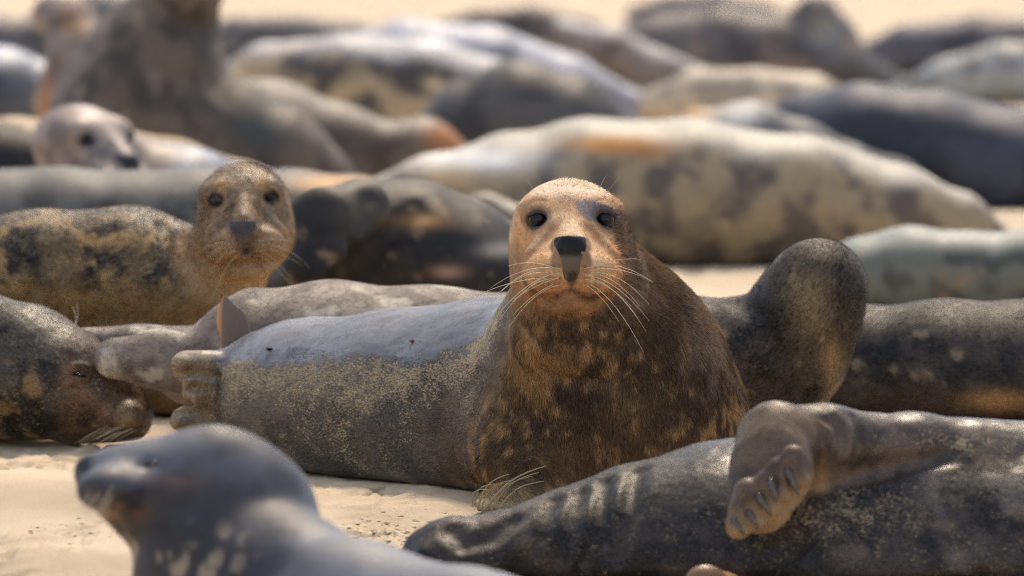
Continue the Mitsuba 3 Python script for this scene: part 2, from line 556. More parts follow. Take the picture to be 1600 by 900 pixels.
    def add_eyes(self, key):
        for c in self.eyes:
            m = trimesh.creation.icosphere(3, self.r_eye * self.s)
            m.apply_translation(self.p(c))
            add(key + '__eye', m, 'eye_black')

    def whiskers(self, key, n=12, seed=1, length=.15, rad=.0009, droop=.5, sides=(-1, 1), brows=3, forward=.3):
        rng = np.random.default_rng(seed)
        s = self.s
        for x in sides:
            for i in range(n):
                row = i % 4
                a = (.026 + .011 * (i // 4) + .004 * rng.random(), -.040 - .011 * row + .005 * rng.random())
                q = self.skin(x * a[0], a[1])
                L = length * (.55 + .6 * rng.random())
                d0 = np.array([x * (0.9 + .2 * rng.random()), forward + .25 * rng.random(), .22 - .24 * row + .15 * rng.normal()])
                d0 /= np.linalg.norm(d0)
                t = np.linspace(0, 1, 9)[:, None]
                pts = q - d0 * .004 + d0 * L * t + np.array([-.0, -.1 * L, -droop * L * (.4 + 1.2 * rng.random())]) * t ** 2
                add(key + '__whisker', tube([self.p(v) for v in pts], np.linspace(rad, rad * .25, 9), 4), 'whisker_horn')
            for i in range(brows):
                q = self.skin(x * (.045 + .012 * i), .088)
                L = length * (.28 + .2 * rng.random())
                d0 = np.array([x * (.25 + .3 * i), .35, .9 + .2 * rng.random()])
                t = np.linspace(0, 1, 6)[:, None]
                pts = q - d0 * .003 + d0 * L * t + np.array([x * .15 * L, -.1 * L, 0]) * t ** 2
                add(key + '__whisker', tube([self.p(v) for v in pts], np.linspace(rad * .7, rad * .25, 6), 4), 'whisker_horn')


def fur(key, mesh, col, n, length, flow, seed=1, lift=.30, width=.0013, mask=None, bright=(.75, 1.5), name='fur'):
    """Short lying hair on the parts of a coat that the beach's visitor sees: one blade per hair."""
    rng = np.random.default_rng(seed)
    v, f = np.asarray(mesh.vertices), np.asarray(mesh.faces)
    tri = v[f]
    fn = np.cross(tri[:, 1] - tri[:, 0], tri[:, 2] - tri[:, 0])
    area = np.linalg.norm(fn, axis=1)
    fn /= np.maximum(area, 1e-12)[:, None]
    c = tri.mean(1)
    view = EYE - c
    view /= np.linalg.norm(view, axis=1)[:, None]
    w = area * (np.einsum('ij,ij->i', fn, view) > -.45) * (c[:, 2] > .015) * (np.abs(c[:, 0]) < .16 * c[:, 1] * .6 + .1)
    if mask is not None:
        w = w * mask(c)
    pick = rng.choice(len(f), n, p=w / w.sum())
    a, b = rng.random(n), rng.random(n)
    over = a + b > 1
    a[over], b[over] = 1 - a[over], 1 - b[over]
    P = tri[pick, 0] + a[:, None] * (tri[pick, 1] - tri[pick, 0]) + b[:, None] * (tri[pick, 2] - tri[pick, 0])
    N = fn[pick]
    D = flow(P) + .22 * rng.normal(size=(n, 3))
    D -= np.einsum('ij,ij->i', D, N)[:, None] * N
    D /= np.linalg.norm(D, axis=1)[:, None] + 1e-9
    S = np.cross(N, D)
    L = length * (.6 + .8 * rng.random(n))[:, None]
    lf = lift * (.5 + rng.random(n))[:, None]
    tip = P + D * L + N * L * lf
    wd = width * (.7 + .6 * rng.random(n))[:, None]
    root = P - N * .0006
    V = np.stack([root - S * wd / 2, root + S * wd / 2, tip], 1).reshape(-1, 3)
    F = np.arange(3 * n).reshape(-1, 3)
    C = np.asarray(col)[f[pick, 0]] * (bright[0] + (bright[1] - bright[0]) * rng.random(n))[:, None]
    C = np.clip(np.repeat(C, 3, 0), 0, .95)
    add(f'{key}__{name}', (V, F), 'fur', smooth=False, color=C)
    labels[f'{key}__{name}'] = {'kind': 'stuff'}


def flow_along(pts):
    """Hair lies from the nose towards the tail: pts run that way."""
    pts = np.asarray(pts, float)
    mid, dirs = (pts[:-1] + pts[1:]) / 2, np.diff(pts, axis=0)
    dirs /= np.linalg.norm(dirs, axis=1)[:, None]

    def f(P):
        d2 = ((P[:, None] - mid[None]) ** 2).sum(-1)
        w = np.exp(-d2 / .04) + 1e-9
        return (w[..., None] * dirs[None]).sum(1) / w.sum(1)[:, None]
    return f


def vnormals(mesh):
    v, f = np.asarray(mesh.vertices), np.asarray(mesh.faces)
    n = np.zeros_like(v)
    fn = np.cross(v[f[:, 1]] - v[f[:, 0]], v[f[:, 2]] - v[f[:, 0]])
    for k in range(3):
        np.add.at(n, f[:, k], fn)
    return n / np.maximum(np.linalg.norm(n, axis=1), 1e-12)[:, None]


def mottle(P, base, spot, scale=.09, cover=.5, soft=.07, seed=1, st=(1, 1, 1), fine=.18, third=None, cover3=.35):
    """A grey seal's coat: blotches of a second (and a third) colour on a ground colour."""
    m = sstep(cover - soft, cover + soft, fb(P, scale, 4, seed, st))
    c = lerp3(base, spot, 1 - m)
    if third is not None:
        c = lerp3(c, third, .85 * sstep(1 - cover3 - .05, 1 - cover3 + .08, fb(P, scale * .8, 4, seed + 40, st)))
    return c * (1 - fine + 2 * fine * fb(P, scale * .16, 2, seed + 9))[:, None]


def uvs(P, rough, sand):
    return np.stack([np.broadcast_to(rough, len(P)), np.broadcast_to(sand, len(P))], 1)


def entry(key, label, group=None):
    labels[key] = {'label': label, 'category': 'seal'}
    if group:
        labels[key]['group'] = group


def on(b, px, py, d0):
    """Point of the skin seen at a pixel, searched from the distance d0."""
    P = W(px, py, d0)
    return b.surface(P, P - EYE)[0]


def in_px(P):
    """Bearing and drop of points as seen from the survey camera, in the photograph's pixels (to read off a coat's marks)."""
    q = np.asarray(P) - EYE
    z = q @ FWD
    return 800 + FPX * q[:, 0] / z, 450 - FPX * (q @ UP) / z


# ------------------------------------------------------------------ 1: the brown-faced seal that looks at the camera
def main_seal():
    key = 'grey_seal'
    entry(key, 'golden brown faced seal in the middle, chest raised, staring straight at the camera')
    nodes = nodes_px([(899, 405, 11.44, 84), (907, 440, 11.50, 95), (926, 505, 11.60, 128), (940, 570, 11.66, 170), (948, 655, 11.72, 206)])
    b = Body().chain(nodes, .05, (1, 1.05, 1))
    back = nodes_px([(948, 655, 11.72, 200), (775, 648, 11.95, 166), (620, 640, 12.12, 141), (480, 633, 12.3, 121), (418, 620, 12.4, 93)])
    b.chain(back, .10, (1, 1.15, 1))
    O = W(890, 385, 11.36)
    R = frame(.02, .03, -.01)
    H = Head(b, O, R, 1.0)
    # cheeks run into the neck
    H.C((-.035, -.06, -.03), (-.02, -.10, -.16), .070, .095, .04)
    H.C((.040, -.06, -.03), (.050, -.12, -.16), .072, .10, .04)
    # throat fold under the chin, rolls of the neck
    fold = [on(b, x, y, 10.5) for x, y in ((806, 452), (830, 478), (860, 494), (893, 500), (925, 494), (955, 476), (975, 452))]
    b.crease(fold, .014, .018)
    for pts, dep in (([(800, 500), (830, 560), (880, 596), (950, 600)], .012), ([(785, 540), (810, 610), (850, 660)], .010), ([(1000, 520), (1030, 570), (1040, 640)], .008), ([(815, 520), (870, 545), (940, 548), (1010, 520)], .009), ([(1060, 480), (1085, 540), (1090, 610)], .006)):
        b.crease([on(b, x, y, 10.5) for x, y in pts], .022, dep)
    # shoulder and the fore flipper lying on the sand
    b.cap(W(800, 700, 11.62), W(835, 752, 11.42), .10, .05, .06)
    arm = [on(b, x, y, 10.5) for x, y in ((700, 640), (690, 700), (720, 750), (770, 775))]
    b.crease(arm, .03, .012)
    blade(b, [W(850, 765, 11.40), W(800, 782, 11.30), W(752, 797, 11.25)], [.055, .045, .028], (.1, -.5, 1), .5, .03)
    for i in range(5):
        b.cap(W(800 + 6 * i, 776 + 3 * i, 11.31), W(742 + 9 * i, 789 + 4.5 * i, 11.27 - .012 * i), .013, .010, .008)
    # hip, tail end, hind flippers folded at the left
    for x0, y0, x1, y1, r0, r1 in ((365, 580, 292, 572, 32, 25), (365, 615, 308, 613, 34, 24), (365, 648, 286, 657, 28, 21)):
        b.cap(W(x0, y0, 12.36), W(x1, y1, 12.30), r0 * 12.3 / FPX, r1 * 12.3 / FPX, .022)
    for x, y, r in ((280, 567, 14), (294, 598, 11), (296, 626, 10), (274, 661, 12)):
        b.cap(W(x + 16, y + 1, 12.29), W(x, y, 12.25), r * 12.3 / FPX, (r - 3) * 12.3 / FPX, .012)
    for pts in ([(272, 582), (300, 580), (335, 588)], [(278, 606), (300, 604), (330, 608)], [(280, 628), (300, 628), (330, 628)], [(270, 648), (298, 645), (330, 646)]):
        b.crease([on(b, x, y, 11.5) for x, y in pts], .010, .009)
    # small rough waves of muscle and pelt
    b.disp(lambda P: .010 * (fb(P, .16, 2, 3) - .5) + .0022 * (fb(P, .022, 2, 6) - .5))
    b.ground(-.012, .03)
    global MAIN_BODY
    MAIN_BODY = b
    H.features(r_eye=.0186)
    H.nose(key, wide=.95)
    m = b.mesh(.011, 2)
    P = m.vertices
    N = vnormals(m)
    px, py = in_px(P)
    l = H.local(P)
    n1, n2, n3 = fb(P, .05, 4, 1), fb(P, .016, 3, 2), fb(P, .11, 3, 4)
    Q = P + .035 * np.stack([fb(P, .07, 2, 71), fb(P, .07, 2, 72), fb(P, .07, 2, 73)], 1)
    streak = fb(Q, .019, 4, 12, (1, 1, 1.4)) + .35 * (fb(P, .13, 2, 75) - .5)
    # chest and neck: dark brown with golden flecks
    dark, gold, grey = lin(70, 57, 47), lin(172, 138, 94), lin(104, 90, 80)
    c = lerp3(dark, lin(98, 78, 58), sstep(.4, .7, n3))
    g = .75 * sstep(.50, .70, streak) * (1 - .55 * sstep(960, 1060, px) * (1 - sstep(560, 700, py)))
    c = lerp3(c, gold, .8 * g)
    c = lerp3(c, gold * .8, .75 * sstep(.45, .6, n1) * np.exp(-((px - 835) / 60) ** 2 - ((py - 560) / 70) ** 2))
    c = lerp3(c, lin(122, 98, 70), .5 * sstep(.4, .62, n1) * np.exp(-((px - 900) / 110) ** 2 - ((py - 590) / 45) ** 2))
    c = lerp3(c, lin(110, 84, 60), .5 * sstep(.38, .6, n1) * sstep(640, 740, py) * sstep(720, 800, px))
    c = lerp3(c, grey, .8 * sstep(.42, .6, fb(P, .09, 3, 15)) * sstep(1040, 1110, px) * sstep(720, 560, py))
    # trunk: wet slate back, sand-caked flank, darker belly and armpit
    trunk = sstep(815, 715, px + .30 * (py - 600) + 60 * (n3 - .5))
    slate = lerp3(lin(112, 113, 119), lin(78, 79, 86), np.clip(.6 * sstep(.35, .7, n3) + .5 * sstep(.4, .7, fb(P, .018, 3, 55, (6, 2, 1))), 0, 1))
    flank = lerp3(lin(96, 90, 82), lin(66, 63, 60), sstep(.35, .65, n3))
    spine_h = N[:, 2] + .16 * (n1 - .5) + .10 * (n2 - .5)
    wet = sstep(.46, .64, spine_h + .10 * (fb(P, .008, 2, 61) - .5)) * sstep(300, 330, px)
    tr = lerp3(flank, slate, wet)
    brown = sstep(630, 740, px + 60 * (n1 - .5)) * sstep(590, 690, py)
    tr = lerp3(tr, lin(74, 56, 44), brown * .85)
    c = lerp3(c, tr, trunk)
    # hind flippers: tan
    hf = sstep(345, 320, px) * sstep(470, 540, py)
    c = lerp3(c, lerp3(lin(124, 106, 84), lin(132, 122, 112), sstep(.2, .8, N[:, 2])), hf)
    hd = sstep(.30, .24, np.linalg.norm(l - np.array([0, -.02, -.01]), axis=1)) * (l[:, 2] > -.25)
    # face
    tan, pale = lin(190, 145, 100), lin(214, 182, 146)
    f = lerp3(tan, pale, sstep(.35, .7, n1) * .6)
    f = lerp3(f, pale, .7 * np.exp(-(l[:, 0] / .032) ** 2 - ((l[:, 2] - .035) / .03) ** 2))
    f = lerp3(f, lin(158, 114, 82), .55 * sstep(.45, .62, fb(P, .03, 4, 8)) * sstep(-.02, .05, l[:, 2]))
    f = lerp3(f, lin(158, 112, 74), .65 * sstep(-.045, -.075, l[:, 2] + .02 * (n1 - .5)))
    f = lerp3(f, lin(112, 78, 42), .75 * sstep(-.082, -.100, l[:, 2]))                    # chin and lower lip
    f = lerp3(f, lin(84, 56, 34), .7 * sstep(-.112, -.135, l[:, 2]))
    lip = np.interp(np.abs(l[:, 0]), [0, .020, .042, .062, .080, .095], [-.080, -.091, -.094, -.090, -.080, -.06])
    f = lerp3(f, lin(66, 46, 32), .85 * np.exp(-((l[:, 2] - lip) / .007) ** 2) * (l[:, 1] > .02) * (np.abs(l[:, 0]) < .095))
    f = lerp3(f, lin(140, 100, 70), .7 * sstep(.5, .62, n2) * (l[:, 2] < -.03))
    bx = np.interp(l[:, 2], [-.15, -.10, -.06, .0, .04, .06, .10], [.05, .080, .100, .086, .074, .088, .13])
    side = sstep(-.018, .028, l[:, 0] - bx + .06 * (n1 - .5) + .03 * (n2 - .5))
    f = lerp3(f, lerp3(lin(94, 78, 68), lin(66, 54, 47), sstep(.4, .65, n1)), side * .92)
    lside = sstep(-.088, -.100, l[:, 0] + .02 * (n1 - .5)) * sstep(.03, -.03, l[:, 2])
    f = lerp3(f, lin(130, 100, 72), lside * .75)
    groove = np.interp(l[:, 2], [-.05, -.022, -.004, .018, .040], [.102, .092, .070, .050, .034])
    f = lerp3(f, lin(140, 100, 72), .6 * np.exp(-((np.abs(l[:, 0]) - groove) / .010) ** 2) * (l[:, 2] < .045) * (l[:, 2] > -.06))
    patch = sstep(1.15, .85, np.sqrt(((l[:, 0] - .055) / .048) ** 2 + ((l[:, 2] - .066 + .28 * (l[:, 0] - .055)) / .021) ** 2) + .35 * (n1 - .5))
    f = lerp3(f, lin(104, 98, 104), patch * (l[:, 1] > -.05) * .9)
    f = lerp3(f, lin(148, 112, 88), .8 * np.exp(-((l[:, 0] + .012) / .018) ** 2 - ((l[:, 2] - .085) / .022) ** 2))
    for e in H.eyes:
        r = np.linalg.norm((l - e) * [1, .6, 1.1], axis=1)
        f = lerp3(f, lin(26, 23, 25), sstep(.029, .022, r))
        f = lerp3(f, lin(84, 74, 70), .5 * sstep(.040, .028, r))
    f = lerp3(f, lin(104, 84, 70), .7 * sstep(.042, .036, np.abs(l[:, 0] + .002)) * (l[:, 1] > .13) * sstep(-.048, -.03, l[:, 2]) * sstep(.024, .014, l[:, 2]))
    for x in (-1, 1):     # whisker pores in rows
        for i in range(4):
            for j in range(5):
                q = np.array([x * (.024 + .010 * j), -.036 - .0105 * i])
                d2 = (l[:, 0] - q[0]) ** 2 + (l[:, 2] - q[1]) ** 2
                f = lerp3(f, lin(70, 46, 30), .7 * np.exp(-d2 / .0019 ** 2) * (l[:, 1] > .08))
    f *= (.86 + .28 * n2)[:, None]
    f = lerp3(f, lin(226, 200, 172), .8 * sstep(.085, .115, l[:, 2]) * (1 - .6 * side))
    edge = sstep(-.10, -.155, l[:, 2] + .03 * (n1 - .5)) + sstep(-.15, -.21, l[:, 1] + .02 * (n1 - .5))
    c = lerp3(c, f, hd * (1 - np.clip(edge, 0, 1)))
    flip = np.exp(-((px - 800) / 70) ** 2 - ((py - 785) / 24) ** 2) * (P[:, 1] < 11.45)
    c = lerp3(c, lin(150, 132, 100), np.clip(flip * 1.3, 0, 1) * .8)
    c *= (.84 + .32 * fb(P, .007, 2, 22))[:, None]
    sand = trunk * (1 - wet) * (.56 - .36 * sstep(.50, -.1, N[:, 2]) + .50 * (n1 - .5)) * (1 - brown * .7) * (1 - hf)
    sand = sand + (1 - trunk) * (1 - hd) * (.08 + .16 * sstep(600, 740, py))
    sand = np.clip(sand + .3 * np.clip(flip, 0, 1) + .35 * hf, 0, 1)
    rough = np.where(wet * trunk > .5, .25 + .16 * fb(P, .03, 3, 56, (4, 2, 1)), .60)
    rough = rough * (1 - hd) + .58 * hd
    add(key + '__body', m, 'coat', color=np.clip(c, .004, .9), uv=uvs(P, rough + .14, sand))
    H.add_eyes(key)
    # tail fin standing up: the other hind flipper
    t = Body()
    blade(t, [W(377, 552, 12.42), W(362, 502, 12.42), W(347, 462, 12.42)], [.040, .030, .009], (.25, -1, .1), .30, .01)
    t.disp(lambda P: .0015 * (fb(P, .02, 2, 2) - .5))
    tm = t.mesh(.007, 1)
    tx, ty = in_px(tm.vertices)
    ec = lerp3(lin(108, 92, 82), lin(176, 130, 88), sstep(.45, .6, fb(tm.vertices, .03, 3, 4) * .3 + .5 * sstep(352, 343, tx) + .25 * sstep(490, 465, ty)))
    add(key + '__hind_flipper', tm, 'coat', color=ec, uv=uvs(tm.vertices, .5, .12))
    # long pale claws of the fore flipper
    for i, (x0, y0, x1, y1, w) in enumerate([(738, 792, 762, 765, .0022), (746, 795, 795, 741, .0030), (757, 797, 853, 728, .0036), (768, 797, 842, 738, .0028), (780, 797, 850, 752, .0028), (742, 790, 774, 757, .0020), (752, 796, 800, 750, .002), (762, 797, 832, 744, .002)]):
        a, e = W(x0, y0, 11.20), W(x1, y1, 11.17)
        t = np.linspace(0, 1, 9)[:, None]
        pts = a + (e - a) * t + np.array([-.010, 0, .012]) * np.sin(t * np.pi)
        add(key + '__claw', tube(pts, .75 * w * (1 - .6 * t[:, 0]), 6), 'claw_pale')
    H.whiskers(key, 11, 3, .14, .0009, .45, brows=2)
    spine = [O - R[1] * -.2, O, W(915, 440, 11.4), W(940, 560, 11.6), W(900, 650, 11.7), W(700, 640, 12.0), W(480, 630, 12.3)]
    base = flow_along(spine)

    def flow(P):
        d = base(P)
        q = P - O
        near = np.exp(-(q ** 2).sum(1) / .03)[:, None]
        out = q - (q @ R[1])[:, None] * R[1] - R[1] * .08
        d = d * (1 - near) + near * out / (np.linalg.norm(out, axis=1)[:, None] + 1e-9)
        chest = sstep(480, 560, in_px(P)[1])[:, None] * sstep(740, 800, in_px(P)[0])[:, None]
        return d * (1 - chest) + chest * np.array([.12, -.15, -1.0])

    def chest_mask(c):
        x, y = in_px(c)
        q = H.local(c)
        ball = np.linalg.norm(q - np.array([0, 0, 0]), axis=1)
        t = sstep(770, 800, x + .28 * (y - 600))
        return t * np.where(ball < .2, .25, 1.0) * (1 - sstep(.10, .06, np.abs(q[:, 0])) * (np.abs(q[:, 2]) < .12) * (q[:, 1] > .02))

    fur(key, m, c, 150000, .015, flow, 7, .22, .0014, chest_mask, (.6, 2.5))
    def face_mask(q):
        q = H.local(q)
        return (np.linalg.norm(q, axis=1) < .22) * (np.min([np.linalg.norm(q - e, axis=1) for e in H.eyes], 0) > .027) * ((np.abs(q[:, 0]) > .045) | (q[:, 2] > .03) | (q[:, 2] < -.07))
    fur(key, m, c, 45000, .006, flow, 17, .16, .0008, face_mask, (.92, 1.3), 'face_fur')

    def back_mask(q):
        x, y = in_px(q)
        return (x < 770) * np.where(q[:, 2] > .25 - .04 * (x < 450), .04, 1.0)
    fur(key, m, c, 30000, .007, flow, 27, .22, .0010, back_mask, (.8, 1.3), 'back_fur')


main_seal()


# ------------------------------------------------------------------ 2: sleeping seal at the left edge
def sleeping_seal():
    key = 'grey_seal_001'
    entry(key, 'dark mottled seal at the left edge asleep with its chin on the sand')
    b = seal_body(nodes_px([(210, 646, 12.75, 28), (184, 634, 12.76, 44), (149, 617, 12.78, 65), (98, 600, 12.8, 88), (40, 584, 12.85, 107), (-60, 572, 12.95, 124), (-200, 560, 13.1, 145), (-480, 560, 13.4, 165), (-760, 600, 13.7, 110), (-900, 640, 13.9, 60)]), .02, (1, 1.0, 1), False)
    b.cap(W(206, 668, 12.74), W(120, 672, 12.8), .028, .045, .03)
    b.ell(W(200, 655, 12.70), (.044, .05, .036), None, .02)
    b.crease([on(b, x, y, 12) for x, y in ((228, 664), (205, 670), (175, 668), (145, 655))], .005, .002)
    lid = [on(b, x, y, 12) for x, y in ((108, 590), (116, 583), (126, 580), (137, 584))]
    b.crease(lid, .005, .007)
    b.crease([p + np.array([0, 0, .014]) for p in lid], .010, -.005)
    b.crease([p - np.array([0, 0, .012]) for p in lid], .010, -.004)
    b.crease([on(b, x, y, 12) for x, y in ((92, 610), (118, 606), (146, 592))], .010, .003)
    b.crease([on(b, x, y, 12) for x, y in ((10, 530), (30, 600), (25, 660))], .03, .008)
    b.disp(lambda P: .008 * (fb(P, .1, 2, 3) - .5) + .002 * (fb(P, .02, 2, 6) - .5))
    b.ground(-.008, .02)
    m = b.mesh(.014, 2)
    P = m.vertices
    px, py = in_px(P)
    n1, n2 = fb(P, .045, 4, 3), fb(P, .014, 3, 4)
    c = lerp3(lin(66, 62, 56), lin(34, 30, 27), sstep(.46, .58, fb(P, .06, 4, 9)))
    c = lerp3(c, lin(138, 112, 72), .65 * sstep(.50, .64, fb(P, .045, 4, 21)) * sstep(550, 600, py))
    c = lerp3(c, lerp3(lin(108, 80, 60), lin(64, 48, 38), sstep(.4, .62, n1)), .9 * sstep(70, 130, px))
    c = lerp3(c, lin(150, 120, 84), .7 * sstep(.45, .58, n1) * np.exp(-((px - 205) / 26) ** 2 - ((py - 655) / 18) ** 2))
    c = lerp3(c, lin(118, 112, 100), .3 * sstep(.6, .95, vnormals(m)[:, 2]) * sstep(170, 90, px))
    c = lerp3(c, lin(40, 38, 40), .9 * np.exp(-((px - 122) / 13) ** 2 - ((py - 584 + .3 * (px - 122)) / 5) ** 2))
    c = lerp3(c, lin(34, 28, 25), .85 * np.exp(-((px - 236) / 9) ** 2 - ((py - 645) / 14) ** 2))
    c *= (.8 + .4 * n2)[:, None]
    add(key + '__body', m, 'coat', color=np.clip(c, .004, .9), uv=uvs(P, .5, .18))
    eye = b.surface(W(123, 585, 12), W(123, 585, 12) - EYE)[0]
    e = trimesh.creation.icosphere(2, 1.0)
    e.apply_scale([.017, .009, .0042])
    e.apply_transform(trimesh.transformations.rotation_matrix(.25, [0, 1, 0]))
    e.apply_translation(eye + np.array([0, .001, 0]))
    add(key + '__eye', e, 'eye_black')
    rng = np.random.default_rng(4)
    for i in range(11):
        x, y = 165 + 4.6 * i * rng.uniform(.8, 1.2), 660 + 16 * rng.random()
        a = on(b, x, y, 12)
        L = .05 + .035 * rng.random()
        d0 = np.array([-.75 - .3 * rng.random(), -.55, -.25])
        d0 /= np.linalg.norm(d0)
        t = np.linspace(0, 1, 7)[:, None]
        pts = a + d0 * L * t + np.array([0, 0, -.012]) * t ** 2
        pts[:, 2] = np.maximum(pts[:, 2], .004)
        add(key + '__whisker', tube(pts, np.linspace(.0008, .0003, 7), 4), 'whisker_horn')
    for x1, y1 in ((112, 478), (119, 474)):
        a, e = on(b, 116, 512, 12), W(x1, y1, 12.8)
        t = np.linspace(0, 1, 6)[:, None]
        add(key + '__whisker', tube(a + (e - a) * t + np.array([.006, 0, 0]) * np.sin(3 * t), np.linspace(.001, .0004, 6), 4), 'whisker_horn')
    fl = flow_along([W(235, 650, 12.8), W(100, 590, 12.8), W(-100, 560, 13), W(-400, 560, 13.3)])
    fur(key, m, c, 24000, .008, fl, 8, .2, .0015, None, (.75, 1.1))


sleeping_seal()


# ------------------------------------------------------------------ 3: young brown seal looking at the camera
def young_seal():
    key = 'grey_seal_002'
    entry(key, 'smaller tan and brown seal at the left with raised round head facing the camera')
    b = seal_body(nodes_px([(366, 372, 13.54, 52), (340, 424, 13.58, 72), (318, 452, 13.62, 92), (210, 428, 13.7, 102), (60, 430, 13.75, 98), (-100, 440, 13.85, 92), (-280, 480, 13.95, 66), (-380, 520, 14.1, 36)]), .035, (1, 1.15, 1))
    O = W(383, 342, 13.43)
    R = frame(.04, -.06, .06)
    H = Head(b, O, R, .945, .92)
    H.C((-.045, -.05, -.04), (-.07, -.10, -.15), .070, .080, .05)
    H.C((.045, -.05, -.04), (-.04, -.10, -.15), .064, .055, .05)
    for pts in ([(255, 350), (262, 400), (285, 450)], [(285, 372), (298, 420), (325, 460)], [(70, 400), (60, 440), (40, 480)]):
        b.crease([on(b, x, y, 13) for x, y in pts], .018, .010)
    b.disp(lambda P: .008 * (fb(P, .12, 2, 3) - .5))
    b.ground(-.008, .03)
    H.features(eyes=((-.066, .058), (.067, .056)), r_eye=.0148)
    H.nose(key, lin(70, 68, 72), lin(95, 84, 76), top=.012, h=.003)
    m = b.mesh(.015, 2)
    P = m.vertices
    px, py = in_px(P)
    l = H.local(P)
    n1, n2 = fb(P, .05, 4, 3), fb(P, .02, 3, 4)
    c = mottle(P, lin(104, 86, 62), lin(42, 34, 28), .06, .48, .06, 5, third=lin(170, 136, 88), cover3=.42)
    c = lerp3(c, lerp3(lin(150, 122, 78), lin(116, 92, 60), n1), .8 * sstep(425, 470, py + 40 * (n1 - .5)))
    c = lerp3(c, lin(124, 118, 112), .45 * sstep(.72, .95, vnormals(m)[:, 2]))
    hd = sstep(.25, .20, np.linalg.norm(l, axis=1))
    f = lerp3(lin(138, 112, 86), lin(106, 88, 70), sstep(.4, .6, n1))
    f = lerp3(f, lin(150, 112, 72), .75 * sstep(.03, -.09, l[:, 2] + .03 * (n1 - .5)))
    f = lerp3(f, lin(118, 84, 58), .8 * np.exp(-(l[:, 0] / .04) ** 2 - ((l[:, 2] + .03) / .06) ** 2))
    f = lerp3(f, lin(168, 138, 100), .8 * sstep(-.085, -.12, l[:, 2]))
    for x in (-1, 1):
        f = lerp3(f, lin(176, 128, 78), .85 * np.exp(-((l[:, 0] - x * .047) / .014) ** 2 - ((l[:, 2] - .088 - .2 * abs(0)) / .014) ** 2))
    for e in H.eyes:
        r = np.linalg.norm((l - e) * [1, .6, 1.1], axis=1)
        f = lerp3(f, lin(140, 108, 76), .5 * sstep(.042, .030, r))
        f = lerp3(f, lin(30, 27, 27), sstep(.026, .021, r))
    c = lerp3(c, f, hd * (l[:, 1] > -.14))
    c *= (.85 + .3 * n2)[:, None]
    add(key + '__body', m, 'coat', color=np.clip(c, .004, .9), uv=uvs(P, .55, .25))
    H.add_eyes(key)
    H.whiskers(key, 6, 6, .10, .0007, .5, brows=1, forward=.1)
    fur(key, m, c, 30000, .011, flow_along([O, W(350, 430, 13.5), W(250, 440, 13.6), W(50, 430, 13.75), W(-200, 450, 13.9)]), 8, .3, .0020, None, (.75, 1.25))


young_seal()


# ------------------------------------------------------------------ 4: slate grey head close to the camera
def near_seal():
    key = 'grey_seal_003'
    entry(key, 'slate grey seal head in the bottom left foreground, nose pointing left, out of focus')
    b = seal_body(nodes_px([(138, 735, 8.9, 20), (190, 752, 8.9, 50), (262, 776, 8.9, 91), (338, 772, 8.9, 100), (385, 806, 8.9, 104), (362, 880, 8.88, 138), (440, 940, 8.8, 132), (560, 985, 8.7, 135), (740, 1035, 8.55, 140), (1000, 1080, 8.3, 150), (1250, 1130, 8.1, 100)]), .03, (1, .85, 1))
    b.cap(W(152, 762, 8.9), W(240, 800, 8.9), .022, .045, .03)
    b.ell(W(172, 765, 8.83), (.05, .045, .035), None, .03)
    b.crease([on(b, x, y, 8) for x, y in ((135, 768), (165, 780), (205, 783), (235, 775))], .006, .008)
    lid = [on(b, x, y, 8) for x, y in ((222, 728), (232, 722), (244, 722), (254, 728))]
    b.crease(lid, .006, .007)
    b.disp(lambda P: .006 * (fb(P, .09, 2, 3) - .5))
    b.ground(-.008, .03)
    m = b.mesh(.014, 1)
    P = m.vertices
    px, py = in_px(P)
    n1 = fb(P, .04, 4, 3)
    c = lerp3(lin(84, 87, 97), lin(56, 58, 67), sstep(.4, .6, fb(P, .1, 3, 2)))
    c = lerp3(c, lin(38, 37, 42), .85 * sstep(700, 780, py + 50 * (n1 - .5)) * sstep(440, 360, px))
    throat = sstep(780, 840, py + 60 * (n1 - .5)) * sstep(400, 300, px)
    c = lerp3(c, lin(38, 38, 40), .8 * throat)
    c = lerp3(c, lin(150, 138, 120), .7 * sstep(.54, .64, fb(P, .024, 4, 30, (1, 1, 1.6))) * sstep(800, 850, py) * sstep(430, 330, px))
    c = lerp3(c, lin(130, 100, 88), .6 * sstep(.45, .6, n1) * np.exp(-((px - 282) / 38) ** 2 - ((py - 735) / 22) ** 2))
    c = lerp3(c, lin(160, 150, 145), .7 * np.exp(-((px - 222) / 20) ** 2 - ((py - 738) / 12) ** 2))
    c = lerp3(c, lin(128, 90, 58), .7 * sstep(.4, .6, n1) * np.exp(-((px - 180) / 40) ** 2 - ((py - 800) / 16) ** 2))
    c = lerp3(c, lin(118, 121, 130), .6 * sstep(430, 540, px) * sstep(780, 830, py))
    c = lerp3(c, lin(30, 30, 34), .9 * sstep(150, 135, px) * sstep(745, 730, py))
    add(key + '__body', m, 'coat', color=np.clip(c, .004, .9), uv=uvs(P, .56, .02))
    e = trimesh.creation.icosphere(2, 1.0)
    e.apply_scale([.015, .007, .005])
    e.apply_translation(on(b, 238, 726, 8) + np.array([0, .002, 0]))
    add(key + '__eye', e, 'eye_black')
    rng = np.random.default_rng(9)
    for i in range(12):
        a = on(b, 140 + 40 * rng.random(), 755 + 22 * rng.random(), 8)
        d0 = np.array([-.35 - .3 * rng.random(), -.5, -.8])
        d0 /= np.linalg.norm(d0)
        t = np.linspace(0, 1, 6)[:, None]
        add(key + '__whisker', tube(a + d0 * (.06 + .05 * rng.random()) * t + np.array([.02, 0, 0]) * t ** 2, np.linspace(.0006, .0003, 6), 4), 'whisker_horn')


near_seal()


